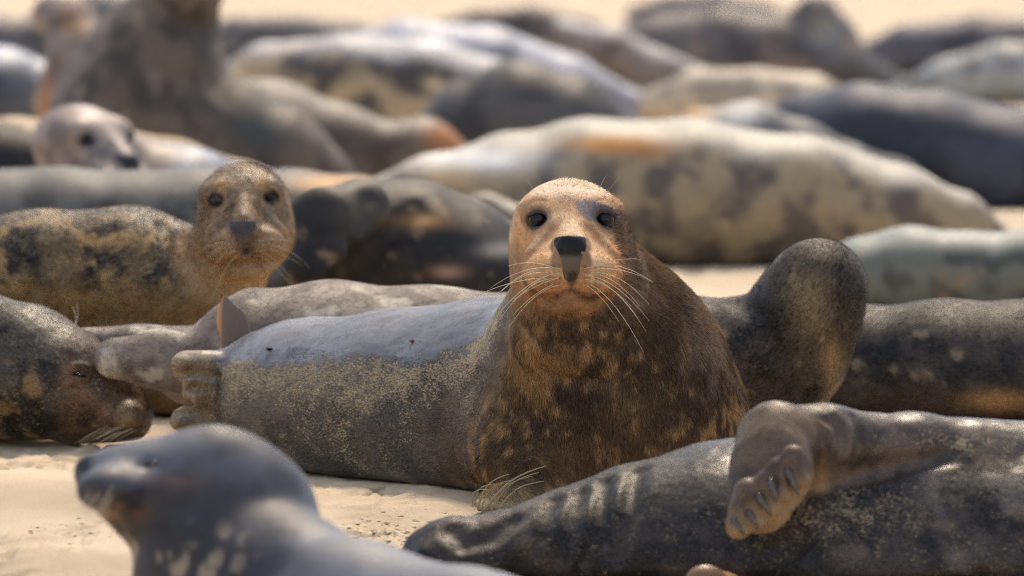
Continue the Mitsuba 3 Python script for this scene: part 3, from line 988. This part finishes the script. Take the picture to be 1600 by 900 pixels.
# ------------------------------------------------------------------ 5: dark seal on its side with a clawed flipper
def side_seal():
    key = 'grey_seal_004'
    entry(key, 'black brown seal on its side in right foreground, clawed fore flipper over its flank')
    def W(px, py, d):
        return W0(px, py, d - .26)
    b = seal_body(nodes_px([(px, py, d - .26, r) for px, py, d, r in [(660, 868, 10.42, 31), (700, 870, 10.42, 56), (800, 868, 10.42, 66), (900, 866, 10.42, 100), (1010, 866, 10.44, 138), (1140, 870, 10.46, 178), (1300, 874, 10.46, 205), (1450, 876, 10.46, 206), (1600, 874, 10.46, 196), (1800, 872, 10.5, 165), (2000, 870, 10.55, 110), (2150, 872, 10.6, 60)]]), .04, (1, 1.25, 1), False)
    b.cap(W(672, 878, 10.36), W(760, 890, 10.36), .030, .05, .03)
    for pts in ([(705, 828), (722, 850), (770, 838), (800, 815)], [(865, 780), (850, 830), (820, 880)], [(905, 768), (890, 830), (860, 890)], [(945, 752), (940, 820), (915, 890)], [(995, 735), (985, 800), (960, 870)]):
        b.crease([on(b, x, y, 9.2) for x, y in pts], .018, .016)
    nb = len(b.ops)
    # arm laid along the top of the flank, hand hanging over it
    d = 10.24
    r = d / FPX
    b.cap(W(1600, 712, 10.40), W(1430, 700, 10.34), 46 * r, 50 * r, .06)
    b.cap(W(1430, 700, 10.34), W(1290, 692, 10.26), 50 * r, 55 * r, .03)
    b.cap(W(1290, 692, 10.26), W(1215, 692, 10.22), 56 * r, 58 * r, .03)
    n = (-.25, -1, .25)
    blade(b, [W(1212, 694, 10.20), W(1205, 735, 10.16), W(1188, 780, 10.13)], [60 * r, 60 * r, 52 * r], n, .55, .02)
    fingers = [((1168, 770), (1154, 822), 22), ((1185, 770), (1180, 812), 19), ((1200, 755), (1203, 792), 19), ((1218, 735), (1222, 768), 19), ((1240, 715), (1248, 748), 19)]
    for (x0, y0), (x1, y1), w in fingers:
        b.cap(W(x0, y0, 10.10), W(x1, y1, 10.085), w * r, (w - 3) * r, .010)
    na = len(b.ops)
    for pts in ([(1282, 668), (1290, 700), (1284, 735)], [(1305, 650), (1318, 690), (1308, 730)], [(1335, 650), (1345, 690), (1336, 722)], [(1290, 655), (1308, 668), (1318, 690)]):
        b.crease([on(b, x, y, 9.2) for x, y in pts], .008, .010)
    for (x0, y0), (x1, y1), w in fingers:
        b.crease([on(b, x1 + 9, y1 - 42, 9.2), on(b, x1 + 15, y1 - 5, 9.2)], .005, .005)
    b.crease([on(b, x, y, 9.2) for x, y in ((1272, 742), (1320, 738), (1400, 728), (1480, 712))], .016, .012)
    b.disp(lambda P: .010 * (fb(P, .13, 2, 3) - .5) + .0028 * (fb(P, .022, 3, 6) - .5))
    b.ground(-.010, .03)
    m = b.mesh(.014, 2)
    P = m.vertices
    px, py = in_px(P)
    N = vnormals(m)
    n1, n2 = fb(P, .05, 4, 3), fb(P, .014, 3, 4)
    c = lerp3(lin(50, 44, 42), lin(18, 16, 17), sstep(.42, .58, fb(P, .075, 4, 8)))
    c = lerp3(c, lin(120, 104, 86), .35 * sstep(.58, .70, fb(P, .05, 4, 18, (1.5, 1, 1))) * sstep(1250, 1350, px))
    c = lerp3(c, lin(100, 92, 90), .5 * sstep(.5, .64, fb(P, .09, 4, 28)) * sstep(1380, 1480, px))
    c = lerp3(c, lin(110, 102, 90), .3 * sstep(.56, .70, fb(P, .035, 4, 38)) * sstep(1000, 960, px) * sstep(700, 760, px))
    limb_only = Body()
    limb_only.ops = b.ops[nb:na]
    near = sstep(.030, .008, limb_only(P) + .012 * (n1 - .5))
    hand = near * sstep(1310, 1285, px)
    hc = lerp3(lin(92, 76, 62), lin(58, 47, 40), sstep(.4, .65, n1))
    hc = lerp3(hc, lin(150, 122, 90), .7 * sstep(765, 820, py + .55 * (px - 1180) + 20 * (n1 - .5)))
    c = lerp3(c, hc, hand)
    armc = near * (1 - hand) * sstep(1560, 1400, px)
    c = lerp3(c, lerp3(lin(88, 76, 70), lin(56, 48, 45), sstep(.4, .6, n1)), armc * .9)
    c *= (.8 + .4 * n2)[:, None]
    sand = (1 - near) * (.10 + .16 * sstep(.45, .66, fb(P, .16, 3, 44)) * sstep(1180, 1280, px)) + .05
    sand += .30 * np.exp(-((px - 1480) / 110) ** 2 - ((py - 690) / 18) ** 2) + .22 * np.exp(-((px - 1290) / 110) ** 2 - ((py - 800) / 40) ** 2) * (1 - hand)
    add(key + '__body', m, 'coat', color=np.clip(c, .004, .9), uv=uvs(P, np.where(hand > .5, .52, .40 + .16 * sstep(1080, 980, px)), np.clip(sand, 0, 1)))
    for (x0, y0), (x1, y1) in (((1146, 813), (1162, 836)), ((1170, 800), (1184, 826)), ((1184, 774), (1205, 806)), ((1203, 750), (1214, 786)), ((1229, 733), (1247, 774))):
        a, e = on(b, x0, y0, 9.2), on(b, x1, y1, 9.2)
        e = np.array([e[0], min(e[1], a[1]) - .006, e[2]])
        t = np.linspace(0, 1, 8)[:, None]
        pts = a + (e - a) * t + np.array([0, -.009, 0.002]) * np.sin(t * np.pi)
        add(key + '__claw', tube(pts, .0062 * (1 - t[:, 0] ** 2 * .8), 8), 'claw_horn')
    fl = flow_along([W(650, 860, 10.4), W(900, 850, 10.4), W(1200, 860, 10.3), W(1500, 860, 10.3), W(1900, 860, 10.4)])

    def flow(Q):
        x, y = in_px(Q)
        h = ((limb_only(Q) < .02) & (x < 1300))[:, None]
        return np.where(h, np.array([-.25, -.1, -1.0]), fl(Q) + np.array([0, 0, -.35]))
    fur(key, m, c, 26000, .007, flow, 8, .2, .0014, lambda q: np.where(limb_only(q) < .02, .0, 1.0), (.7, 1.2))
    fur(key, m, c, 25000, .004, flow, 18, .2, .0009, lambda q: (limb_only(q) < .015) * (in_px(q)[0] < 1500), (.9, 1.5), 'flipper_fur')
    # the other fore flipper: only its rounded knuckle rises into the picture
    f = Body()
    blade(f, [W(1180, 1000, 10.16), W(1130, 940, 10.12), W(1103, 916, 10.09)], [40 * r, 40 * r, 34 * r], (.2, -1, .4), .55, .02)
    f.disp(lambda P: .004 * (fb(P, .05, 2, 3) - .5))
    fm = f.mesh(.012, 1)
    fc = lerp3(lin(168, 124, 82), lin(110, 82, 60), sstep(.4, .6, fb(fm.vertices, .04, 3, 2)))
    add(key + '__fore_flipper', fm, 'coat', color=fc, uv=uvs(fm.vertices, .45, .05))


side_seal()


# ------------------------------------------------------------------ the rest of the herd
def plain_seal(label, rows, base, spot, third=None, cover=.5, scale=.10, seed=1, rough=.45, h=.026, sag=True, tail=None, fore=None, marks=(), hair=0, k=.04, st=(1, 1.2, 1), cover3=.35, sand=.05, top=None, extra=None, levels=1, creases=(), group=None, soft=.10):
    key, i = 'grey_seal', 0
    while any(x == key or x.startswith(key + '__') for x in scene):
        i += 1
        key = f'grey_seal_{i:03d}'
    entry(key, label, group)
    nd = nodes_px(rows)
    b = seal_body(nd, k, st, sag)
    if tail:
        end, prev = (nd[-1], nd[-2]) if tail == 'end' else (nd[0], nd[1])
        hind_flippers(b, end[0], (end[0] - prev[0]) * [1, 1, .3], max(end[1] * 3.2, .22))
    if fore is not None:
        x, y, d, dx, dz, size = fore
        fore_flipper(b, W(x, y, d), (dx, -.35, dz), size, (0, -1, .4))
    if extra:
        extra(b)
    for pts, w, dep in creases:
        b.crease([on(b, x, y, rows[0][2] - 1.5) for x, y in pts], w, dep)
    b.disp(lambda P: .018 * (fb(P, .2, 2, seed) - .5))
    b.ground(-.012, .03)
    m = b.mesh(h, levels)
    P = m.vertices
    c = mottle(P, base, spot, scale * .8, cover, soft, seed, third=third, cover3=cover3)
    N = vnormals(m)
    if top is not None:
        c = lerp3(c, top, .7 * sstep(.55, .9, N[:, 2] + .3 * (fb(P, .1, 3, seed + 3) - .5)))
    px, py = in_px(P)
    for x, y, sx, sy, colr, a in marks:
        c = lerp3(c, colr, np.clip(a * 1.25 * np.exp(-((px - x) / sx) ** 2 - ((py - y) / sy) ** 2) * (.6 + .8 * fb(P, .06, 3, seed + 5)), 0, 1))
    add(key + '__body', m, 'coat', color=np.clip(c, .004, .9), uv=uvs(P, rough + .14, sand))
    if hair:
        fur(key, m, c, hair, .011, flow_along([q for q, _ in nd]), seed, .25, .0015, None, (.75, 1.2))
    return key, b, c


# just behind the middle seal
plain_seal('pale taupe seal stretched out directly behind middle seal, paired hind flippers at its left',
           [(300, 575, 12.78, 58), (400, 556, 12.78, 98), (510, 566, 12.8, 120), (680, 570, 12.82, 118), (860, 575, 12.82, 116), (960, 590, 12.82, 90), (1030, 615, 12.82, 55)],
           lin(126, 114, 104), lin(88, 78, 72), lin(170, 160, 146), .5, .07, 11, .5, .018, hair=14000, sag=False, levels=1, sand=.12, cover3=.38,
           extra=lambda b: (blade(b, [W(310, 535, 12.86), W(220, 530, 12.86), W(128, 523, 12.85)], [.06, .04, .020], (0, -.3, 1), .6, .03),
                            blade(b, [W(330, 572, 12.74), W(250, 562, 12.70), W(180, 560, 12.68)], [.07, .060, .042], (0, -1, .3), .7, .03)))
key, rb, rc = plain_seal('dark mottled seal right of the middle seal rearing its head, seen from behind',
           [(900, 610, 12.9, 80), (1050, 572, 12.85, 106), (1170, 590, 12.8, 122), (1232, 545, 12.72, 92), (1262, 480, 12.68, 80), (1277, 443, 12.66, 72)],
           lin(58, 50, 44), lin(26, 22, 20), lin(134, 116, 84), .47, .075, 14, .5, .016, hair=26000, sag=False, sand=.12, cover3=.30, k=.05, levels=1,
           extra=lambda b: b.cap(W(1279, 440, 12.75), W(1284, 432, 12.92), .085, .055, .04),
           marks=[(1264, 470, 38, 50, lin(132, 114, 84), .6), (1205, 500, 30, 30, lin(26, 23, 21), .9), (1318, 455, 20, 50, lin(34, 29, 26), .8), (1300, 570, 16, 40, lin(140, 116, 82), .6)], creases=[([(1150, 470), (1190, 500), (1215, 560)], .02, .010), ([(1300, 560), (1270, 600), (1250, 640)], .02, .008)])
plain_seal('dark brown seal at the right edge behind the rearing seal, flank flecked with pale spots',
           [(1230, 610, 13.6, 60), (1330, 592, 13.55, 112), (1470, 590, 13.5, 116), (1620, 588, 13.5, 118), (1850, 595, 13.6, 110), (2050, 610, 13.7, 60)],
           lin(54, 48, 44), lin(24, 22, 21), lin(120, 106, 88), .48, .07, 17, .48, .02, hair=12000, sand=.08, cover3=.28,
           marks=[(1560, 628, 50, 16, lin(170, 126, 76), .8), (1420, 640, 60, 20, lin(74, 52, 40), .6)])
plain_seal('blurred grey green seal at the right edge, just right of the cream blotched seal',
           [(1260, 450, 17.5, 30), (1345, 435, 17.5, 58), (1420, 432, 17.5, 72), (1500, 438, 17.5, 72), (1620, 436, 17.5, 76), (1850, 440, 17.6, 90), (2100, 460, 17.8, 40)],
           lin(96, 98, 90), lin(62, 64, 60), lin(124, 104, 80), .45, .09, 19, .42, top=lin(150, 155, 150), cover3=.25)
plain_seal('large cream seal blotched with grey lying behind the middle seal, rusty patch on its back',
           [(560, 335, 20.6, 45), (680, 318, 20.5, 74), (800, 310, 20.4, 100), (920, 302, 20.4, 113), (1080, 302, 20.4, 112), (1250, 310, 20.4, 96), (1400, 335, 20.4, 74), (1500, 350, 20.4, 48), (1556, 368, 20.4, 20)],
           lin(140, 124, 98), lin(84, 75, 69), lin(160, 140, 106), .48, .12, 23, .42, top=lin(180, 175, 162), cover3=.3, tail=None, soft=.11,
           fore=(760, 345, 20.05, .8, -.3, .32), marks=[(960, 225, 70, 14, lin(172, 116, 48), 1.0), (1010, 235, 40, 12, lin(150, 96, 40), .7), (1440, 345, 22, 16, lin(90, 76, 66), .9), (740, 250, 90, 20, lin(235, 232, 226), .9), (700, 275, 60, 22, lin(190, 160, 110), .5)])
plain_seal('black seal with brown patches curled between the young seal and the middle seal',
           [(530, 415, 14.35, 70), (575, 395, 14.35, 104), (645, 398, 14.35, 112), (720, 425, 14.35, 108), (790, 450, 14.35, 84), (880, 480, 14.4, 70), (980, 500, 14.5, 40)],
           lin(40, 38, 38), lin(22, 21, 22), lin(122, 104, 84), .44, .09, 29, .45, .02, cover3=.33,
           marks=[(560, 330, 60, 20, lin(78, 68, 56), .5), (660, 345, 40, 12, lin(150, 110, 66), .8), (780, 390, 30, 12, lin(150, 140, 128), .8), (700, 425, 25, 10, lin(160, 130, 110), .7)],
           extra=lambda b: (blade(b, [W(560, 330, 14.12), W(505, 355, 14.04), W(478, 415, 14.0)], [.08, .085, .06], (-.3, -1, .3), .5, .03),),
           creases=[([(575, 310), (545, 370), (520, 430)], .02, .014), ([(650, 330), (610, 370), (570, 420)], .03, .016)])
plain_seal('long blue grey seal lying behind the young seal, its back a level line',
           [(-420, 420, 17.4, 50), (-300, 385, 17.3, 88), (-100, 362, 17.3, 96), (100, 363, 17.3, 98), (300, 363, 17.3, 98), (450, 364, 17.3, 97), (560, 372, 17.3, 92), (680, 390, 17.4, 72), (780, 410, 17.5, 40)],
           lin(86, 86, 84), lin(46, 46, 46), lin(66, 66, 64), .50, .12, 31, .46, top=lin(98, 98, 97),
           marks=[(520, 288, 60, 16, lin(176, 130, 76), .9)])


def pup():
    key = 'grey_seal_012'
    entry(key, 'whitish seal at the left with pinkish face turned right, peering over the blue grey seal')
    b = seal_body(nodes_px([(140, 262, 18.3, 66), (200, 292, 18.4, 74), (290, 318, 18.4, 82), (400, 345, 18.5, 76), (520, 370, 18.6, 50)]), .07)
    O = W(143, 246, 18.2)
    R = frame(.72, -.08, 0)
    H = Head(b, O, R, 1.22, .95)
    b.ground(-.01, .03)
    H.features(r_eye=.0145, mouth=True)
    H.nose(key, lin(46, 46, 52), lin(70, 66, 68), h=.004)
    m = b.mesh(.02, 1)
    P = m.vertices
    l = H.local(P)
    c = mottle(P, lin(150, 152, 160), lin(116, 118, 128), .1, .5, .1, 3)
    hd = sstep(.25, .19, np.linalg.norm(l, axis=1))
    f = lerp3(lin(146, 130, 120), lin(108, 96, 90), sstep(.4, .65, fb(P, .06, 3, 2)))
    f = lerp3(f, lin(168, 154, 148), .6 * np.exp(-(l[:, 0] / .03) ** 2) * (l[:, 2] > -.03))
    f = lerp3(f, lin(176, 132, 124), .5 * sstep(-.03, -.08, l[:, 2]))
    f = lerp3(f, lin(150, 110, 80), .6 * sstep(-.05, -.12, l[:, 0]) * sstep(0, -.06, l[:, 2]))
    for e in H.eyes:
        f = lerp3(f, lin(50, 48, 54), sstep(.026, .018, np.linalg.norm((l - e) * [1, .6, 1.1], axis=1)))
    c = lerp3(c, f, hd)
    add(key + '__body', m, 'coat', color=np.clip(c, .004, .9), uv=uvs(P, .5, 0))
    H.add_eyes(key)
    for x1, y1 in ((200, 170), (197, 176)):
        a, e = W(188, 202, 18.25), W(x1, y1, 18.2)
        t = np.linspace(0, 1, 5)[:, None]
        add(key + '__whisker', tube(a + (e - a) * t, np.linspace(.0016, .0006, 5), 4), 'whisker_horn')


pup()
plain_seal('black seal at the left edge beside the whitish seal, only its dark shoulder in view',
           [(-260, 300, 19.3, 50), (-120, 275, 19.3, 72), (0, 266, 19.3, 70), (62, 272, 19.3, 60), (120, 300, 19.3, 40)],
           lin(40, 36, 36), lin(24, 22, 23), None, .5, .1, 37, .5)
plain_seal('cream backed seal stretched out behind the whitish seal at the left',
           [(-120, 262, 20.6, 60), (20, 255, 20.6, 70), (140, 262, 20.6, 70), (260, 285, 20.6, 66), (380, 315, 20.6, 58), (480, 345, 20.6, 40), (540, 362, 20.6, 22)],
           lin(176, 158, 126), lin(146, 124, 96), None, .5, .12, 41, .5)
plain_seal('big brownish grey seal rearing up at upper left, head cut off by the picture',
           [(292, -62, 22.3, 36), (288, -12, 22.4, 57), (268, 42, 22.5, 75), (241, 105, 22.5, 112), (222, 185, 22.5, 142), (330, 232, 22.5, 112), (430, 258, 22.5, 90), (500, 290, 22.5, 56), (545, 315, 22.5, 30)],
           lin(92, 80, 70), lin(58, 51, 46), lin(116, 102, 92), .46, .17, 43, .45, cover3=.35, tail='end',
           marks=[(320, 60, 16, 50, lin(50, 50, 46), .9), (400, 200, 60, 40, lin(58, 60, 60), .8)])
plain_seal('rosy brown seal with lifted head behind the big rearing seal at the upper left',
           [(80, 22, 24.6, 30), (112, 42, 24.5, 40), (128, 90, 24.4, 52), (118, 160, 24.4, 62), (150, 215, 24.4, 80), (260, 250, 24.5, 70)],
           lin(128, 116, 110), lin(94, 84, 80), lin(146, 116, 88), .5, .14, 47, .5, marks=[(118, 35, 26, 20, lin(104, 74, 52), .9), (75, 165, 16, 40, lin(166, 112, 66), .8)])
plain_seal('slate seal with whitish back at the left edge behind the rearing seals',
           [(-240, 190, 26.2, 60), (-110, 165, 26, 84), (0, 160, 26, 84), (70, 165, 26, 66), (130, 180, 26, 40)],
           lin(84, 86, 90), lin(60, 62, 66), None, .5, .14, 53, .36, top=lin(176, 182, 192))
plain_seal('dark grey seal far off in the top left corner',
           [(-120, 95, 33.2, 50), (-20, 80, 33, 58), (60, 84, 33, 54), (120, 100, 33, 36)],
           lin(84, 82, 84), lin(60, 58, 60), None, .5, .14, 59, .45, h=.035)
plain_seal('grey seal far off along the top left, behind the rosy brown seal',
           [(60, 45, 46, 28), (150, 32, 46, 42), (230, 36, 46, 42), (300, 48, 46, 26)],
           lin(118, 116, 116), lin(88, 86, 88), None, .5, .2, 61, .5, h=.045)
plain_seal('brown seal lying right of the big rearing seal, rusty rounded rump at its right end',
           [(300, 215, 24.1, 90), (420, 218, 24, 92), (530, 246, 24, 80), (600, 254, 24, 62), (662, 250, 24, 64), (705, 262, 24, 42)],
           lin(110, 96, 84), lin(76, 66, 58), lin(132, 114, 98), .48, .16, 67, .45, fore=(460, 250, 23.6, .8, -.4, .3), marks=[(700, 215, 36, 26, lin(150, 96, 52), 1.0), (590, 235, 40, 30, lin(66, 52, 44), .7)], top=lin(136, 128, 118))
plain_seal('white backed seal with dark blotched flank in the upper middle',
           [(320, 150, 31.4, 36), (420, 130, 31.2, 62), (540, 134, 31, 78), (660, 150, 31, 90), (760, 172, 31, 80), (840, 200, 31, 40)],
           lin(166, 146, 116), lin(66, 60, 58), lin(200, 180, 144), .53, .22, 71, .42, top=lin(186, 184, 188), cover3=.3, h=.03,
           marks=[(500, 110, 60, 16, lin(62, 58, 58), .9), (690, 62, 40, 14, lin(205, 205, 212), .7)])
plain_seal('pale blue grey seal curving down behind the charcoal seal in the upper middle',
           [(520, 110, 34.2, 50), (640, 102, 34, 70), (760, 116, 34, 74), (880, 150, 34, 64), (980, 190, 34, 48), (1050, 214, 34, 26)],
           lin(150, 150, 160), lin(104, 104, 112), None, .5, .2, 73, .4, top=lin(178, 180, 190), h=.03)
plain_seal('charcoal seal lying in front of the pale blue grey seal, upper middle',
           [(680, 215, 27.4, 40), (730, 198, 27.3, 70), (810, 188, 27.3, 92), (890, 202, 27.3, 84), (970, 228, 27.3, 54), (1030, 245, 27.3, 26)],
           lin(78, 76, 76), lin(50, 49, 50), lin(128, 122, 116), .5, .18, 79, .45, cover3=.24, tail='end')
plain_seal('brown seal with pale stripe far behind, sloping down right of the pale blue grey seal',
           [(880, 60, 38.2, 30), (950, 85, 38, 42), (1020, 120, 38, 44), (1110, 150, 38, 40), (1180, 160, 38, 22)],
           lin(122, 110, 104), lin(84, 74, 70), None, .5, .2, 83, .45, h=.04, top=lin(170, 166, 166))
plain_seal('cream seal lying far back, level, left of the big navy seal',
           [(1020, 165, 32.2, 26), (1090, 152, 32, 44), (1180, 154, 32, 47), (1270, 160, 32, 42), (1340, 172, 32, 24)],
           lin(190, 176, 152), lin(150, 138, 124), None, .5, .16, 89, .45, h=.035)
plain_seal('mottled grey seal with one white patch between the cream seal and the navy seal',
           [(1040, 250, 23.6, 30), (1095, 222, 23.5, 52), (1170, 216, 23.5, 58), (1250, 238, 23.5, 50), (1330, 264, 23.5, 36), (1390, 285, 23.5, 20)],
           lin(130, 128, 126), lin(92, 92, 94), None, .5, .12, 97, .45, marks=[(1160, 180, 26, 16, lin(214, 210, 200), 1.0), (1085, 178, 26, 12, lin(170, 126, 72), .8)])
plain_seal('big navy slate seal lying at the upper right, smooth and dark',
           [(1190, 215, 25.3, 30), (1260, 208, 25.2, 62), (1345, 222, 25, 90), (1450, 240, 25, 98), (1570, 268, 25, 96), (1720, 300, 25, 88), (1880, 320, 25, 50)],
           lin(54, 59, 72), lin(40, 44, 54), None, .5, .2, 101, .46, fore=(1340, 265, 24.6, .9, -.35, .36), top=lin(74, 77, 90))
plain_seal('dark greyish brown seal far back with raised lump of head, top right of centre',
           [(850, 92, 44.2, 26), (930, 90, 44, 40), (1030, 86, 44, 62), (1130, 82, 44, 72), (1225, 92, 44, 68), (1310, 112, 44, 56), (1390, 140, 44, 30)],
           lin(92, 86, 86), lin(64, 60, 62), lin(130, 112, 102), .5, .3, 103, .45, h=.045, cover3=.35,
           extra=lambda b: b.cap(W(1285, 60, 44), W(1275, 32, 43.9), .26, .19, .1), marks=[(1290, 50, 26, 26, lin(130, 132, 130), .8)])
plain_seal('dark slate seal far off in the top right corner',
           [(1330, 100, 52.2, 22), (1420, 84, 52, 46), (1530, 78, 52, 54), (1650, 84, 52, 54), (1760, 100, 52, 30)],
           lin(78, 78, 88), lin(56, 56, 64), lin(104, 98, 100), .5, .3, 107, .45, h=.05)
plain_seal('light grey seal at the right edge in front of the dark slate seal',
           [(1400, 150, 42.2, 18), (1480, 132, 42, 40), (1570, 118, 42, 52), (1680, 116, 42, 54), (1800, 130, 42, 30)],
           lin(146, 148, 146), lin(104, 102, 100), lin(160, 132, 98), .5, .25, 109, .42, h=.045, cover3=.3)
plain_seal('dark grey seal far away on the sand near the top, left of centre',
           [(290, 72, 58, 18), (370, 58, 58, 32), (470, 58, 58, 32), (560, 64, 58, 28), (640, 74, 58, 14)],
           lin(96, 94, 96), lin(70, 68, 72), None, .5, .3, 113, .45, h=.055)
plain_seal('brownish black seal far away near the top, just right of centre',
           [(690, 48, 64, 16), (750, 42, 64, 26), (830, 40, 64, 30), (910, 48, 64, 22), (960, 56, 64, 12)],
           lin(88, 80, 80), lin(64, 58, 60), None, .5, .3, 127, .45, h=.06)
plain_seal('dim grey seal farthest away at the top edge, right of centre',
           [(990, 24, 74, 14), (1050, 16, 74, 24), (1120, 14, 74, 26), (1190, 22, 74, 18), (1230, 28, 74, 8)],
           lin(110, 106, 108), lin(86, 82, 86), None, .5, .3, 131, .45, h=.07)


# ------------------------------------------------------------------ scraps of weed on the wet back
def scrap(key, px, py, d0, size, colr, label):
    rng = np.random.default_rng(int(px))
    body = MAIN_BODY
    c = on(body, px, py, d0)
    out = []
    for i in range(4):
        s = trimesh.creation.icosphere(2, 1.0)
        s.apply_scale(np.array([1, .7, .35]) * size * rng.uniform(.45, 1))
        s.apply_transform(trimesh.transformations.rotation_matrix(rng.uniform(-.6, .6), rng.normal(size=3)))
        s.apply_translation(c + rng.normal(size=3) * size * .45 + [0, -.001, .002])
        out.append(s)
    add(key, trimesh.util.concatenate(out), {'type': 'diffuse', 'reflectance': {'type': 'rgb', 'value': list(map(float, colr))}}, smooth=True)
    labels[next(k for k in reversed(list(scene)) if k.startswith('weed_scrap'))] = {'label': label, 'category': 'seaweed'}


scrap('weed_scrap', 417, 546, 11.5, .007, lin(50, 36, 34), 'dark scrap of seaweed stuck on the wet hip of the middle seal')
scrap('weed_scrap', 645, 534, 11.2, .005, lin(120, 80, 50), 'tiny rusty fleck of weed on the back of the middle seal')
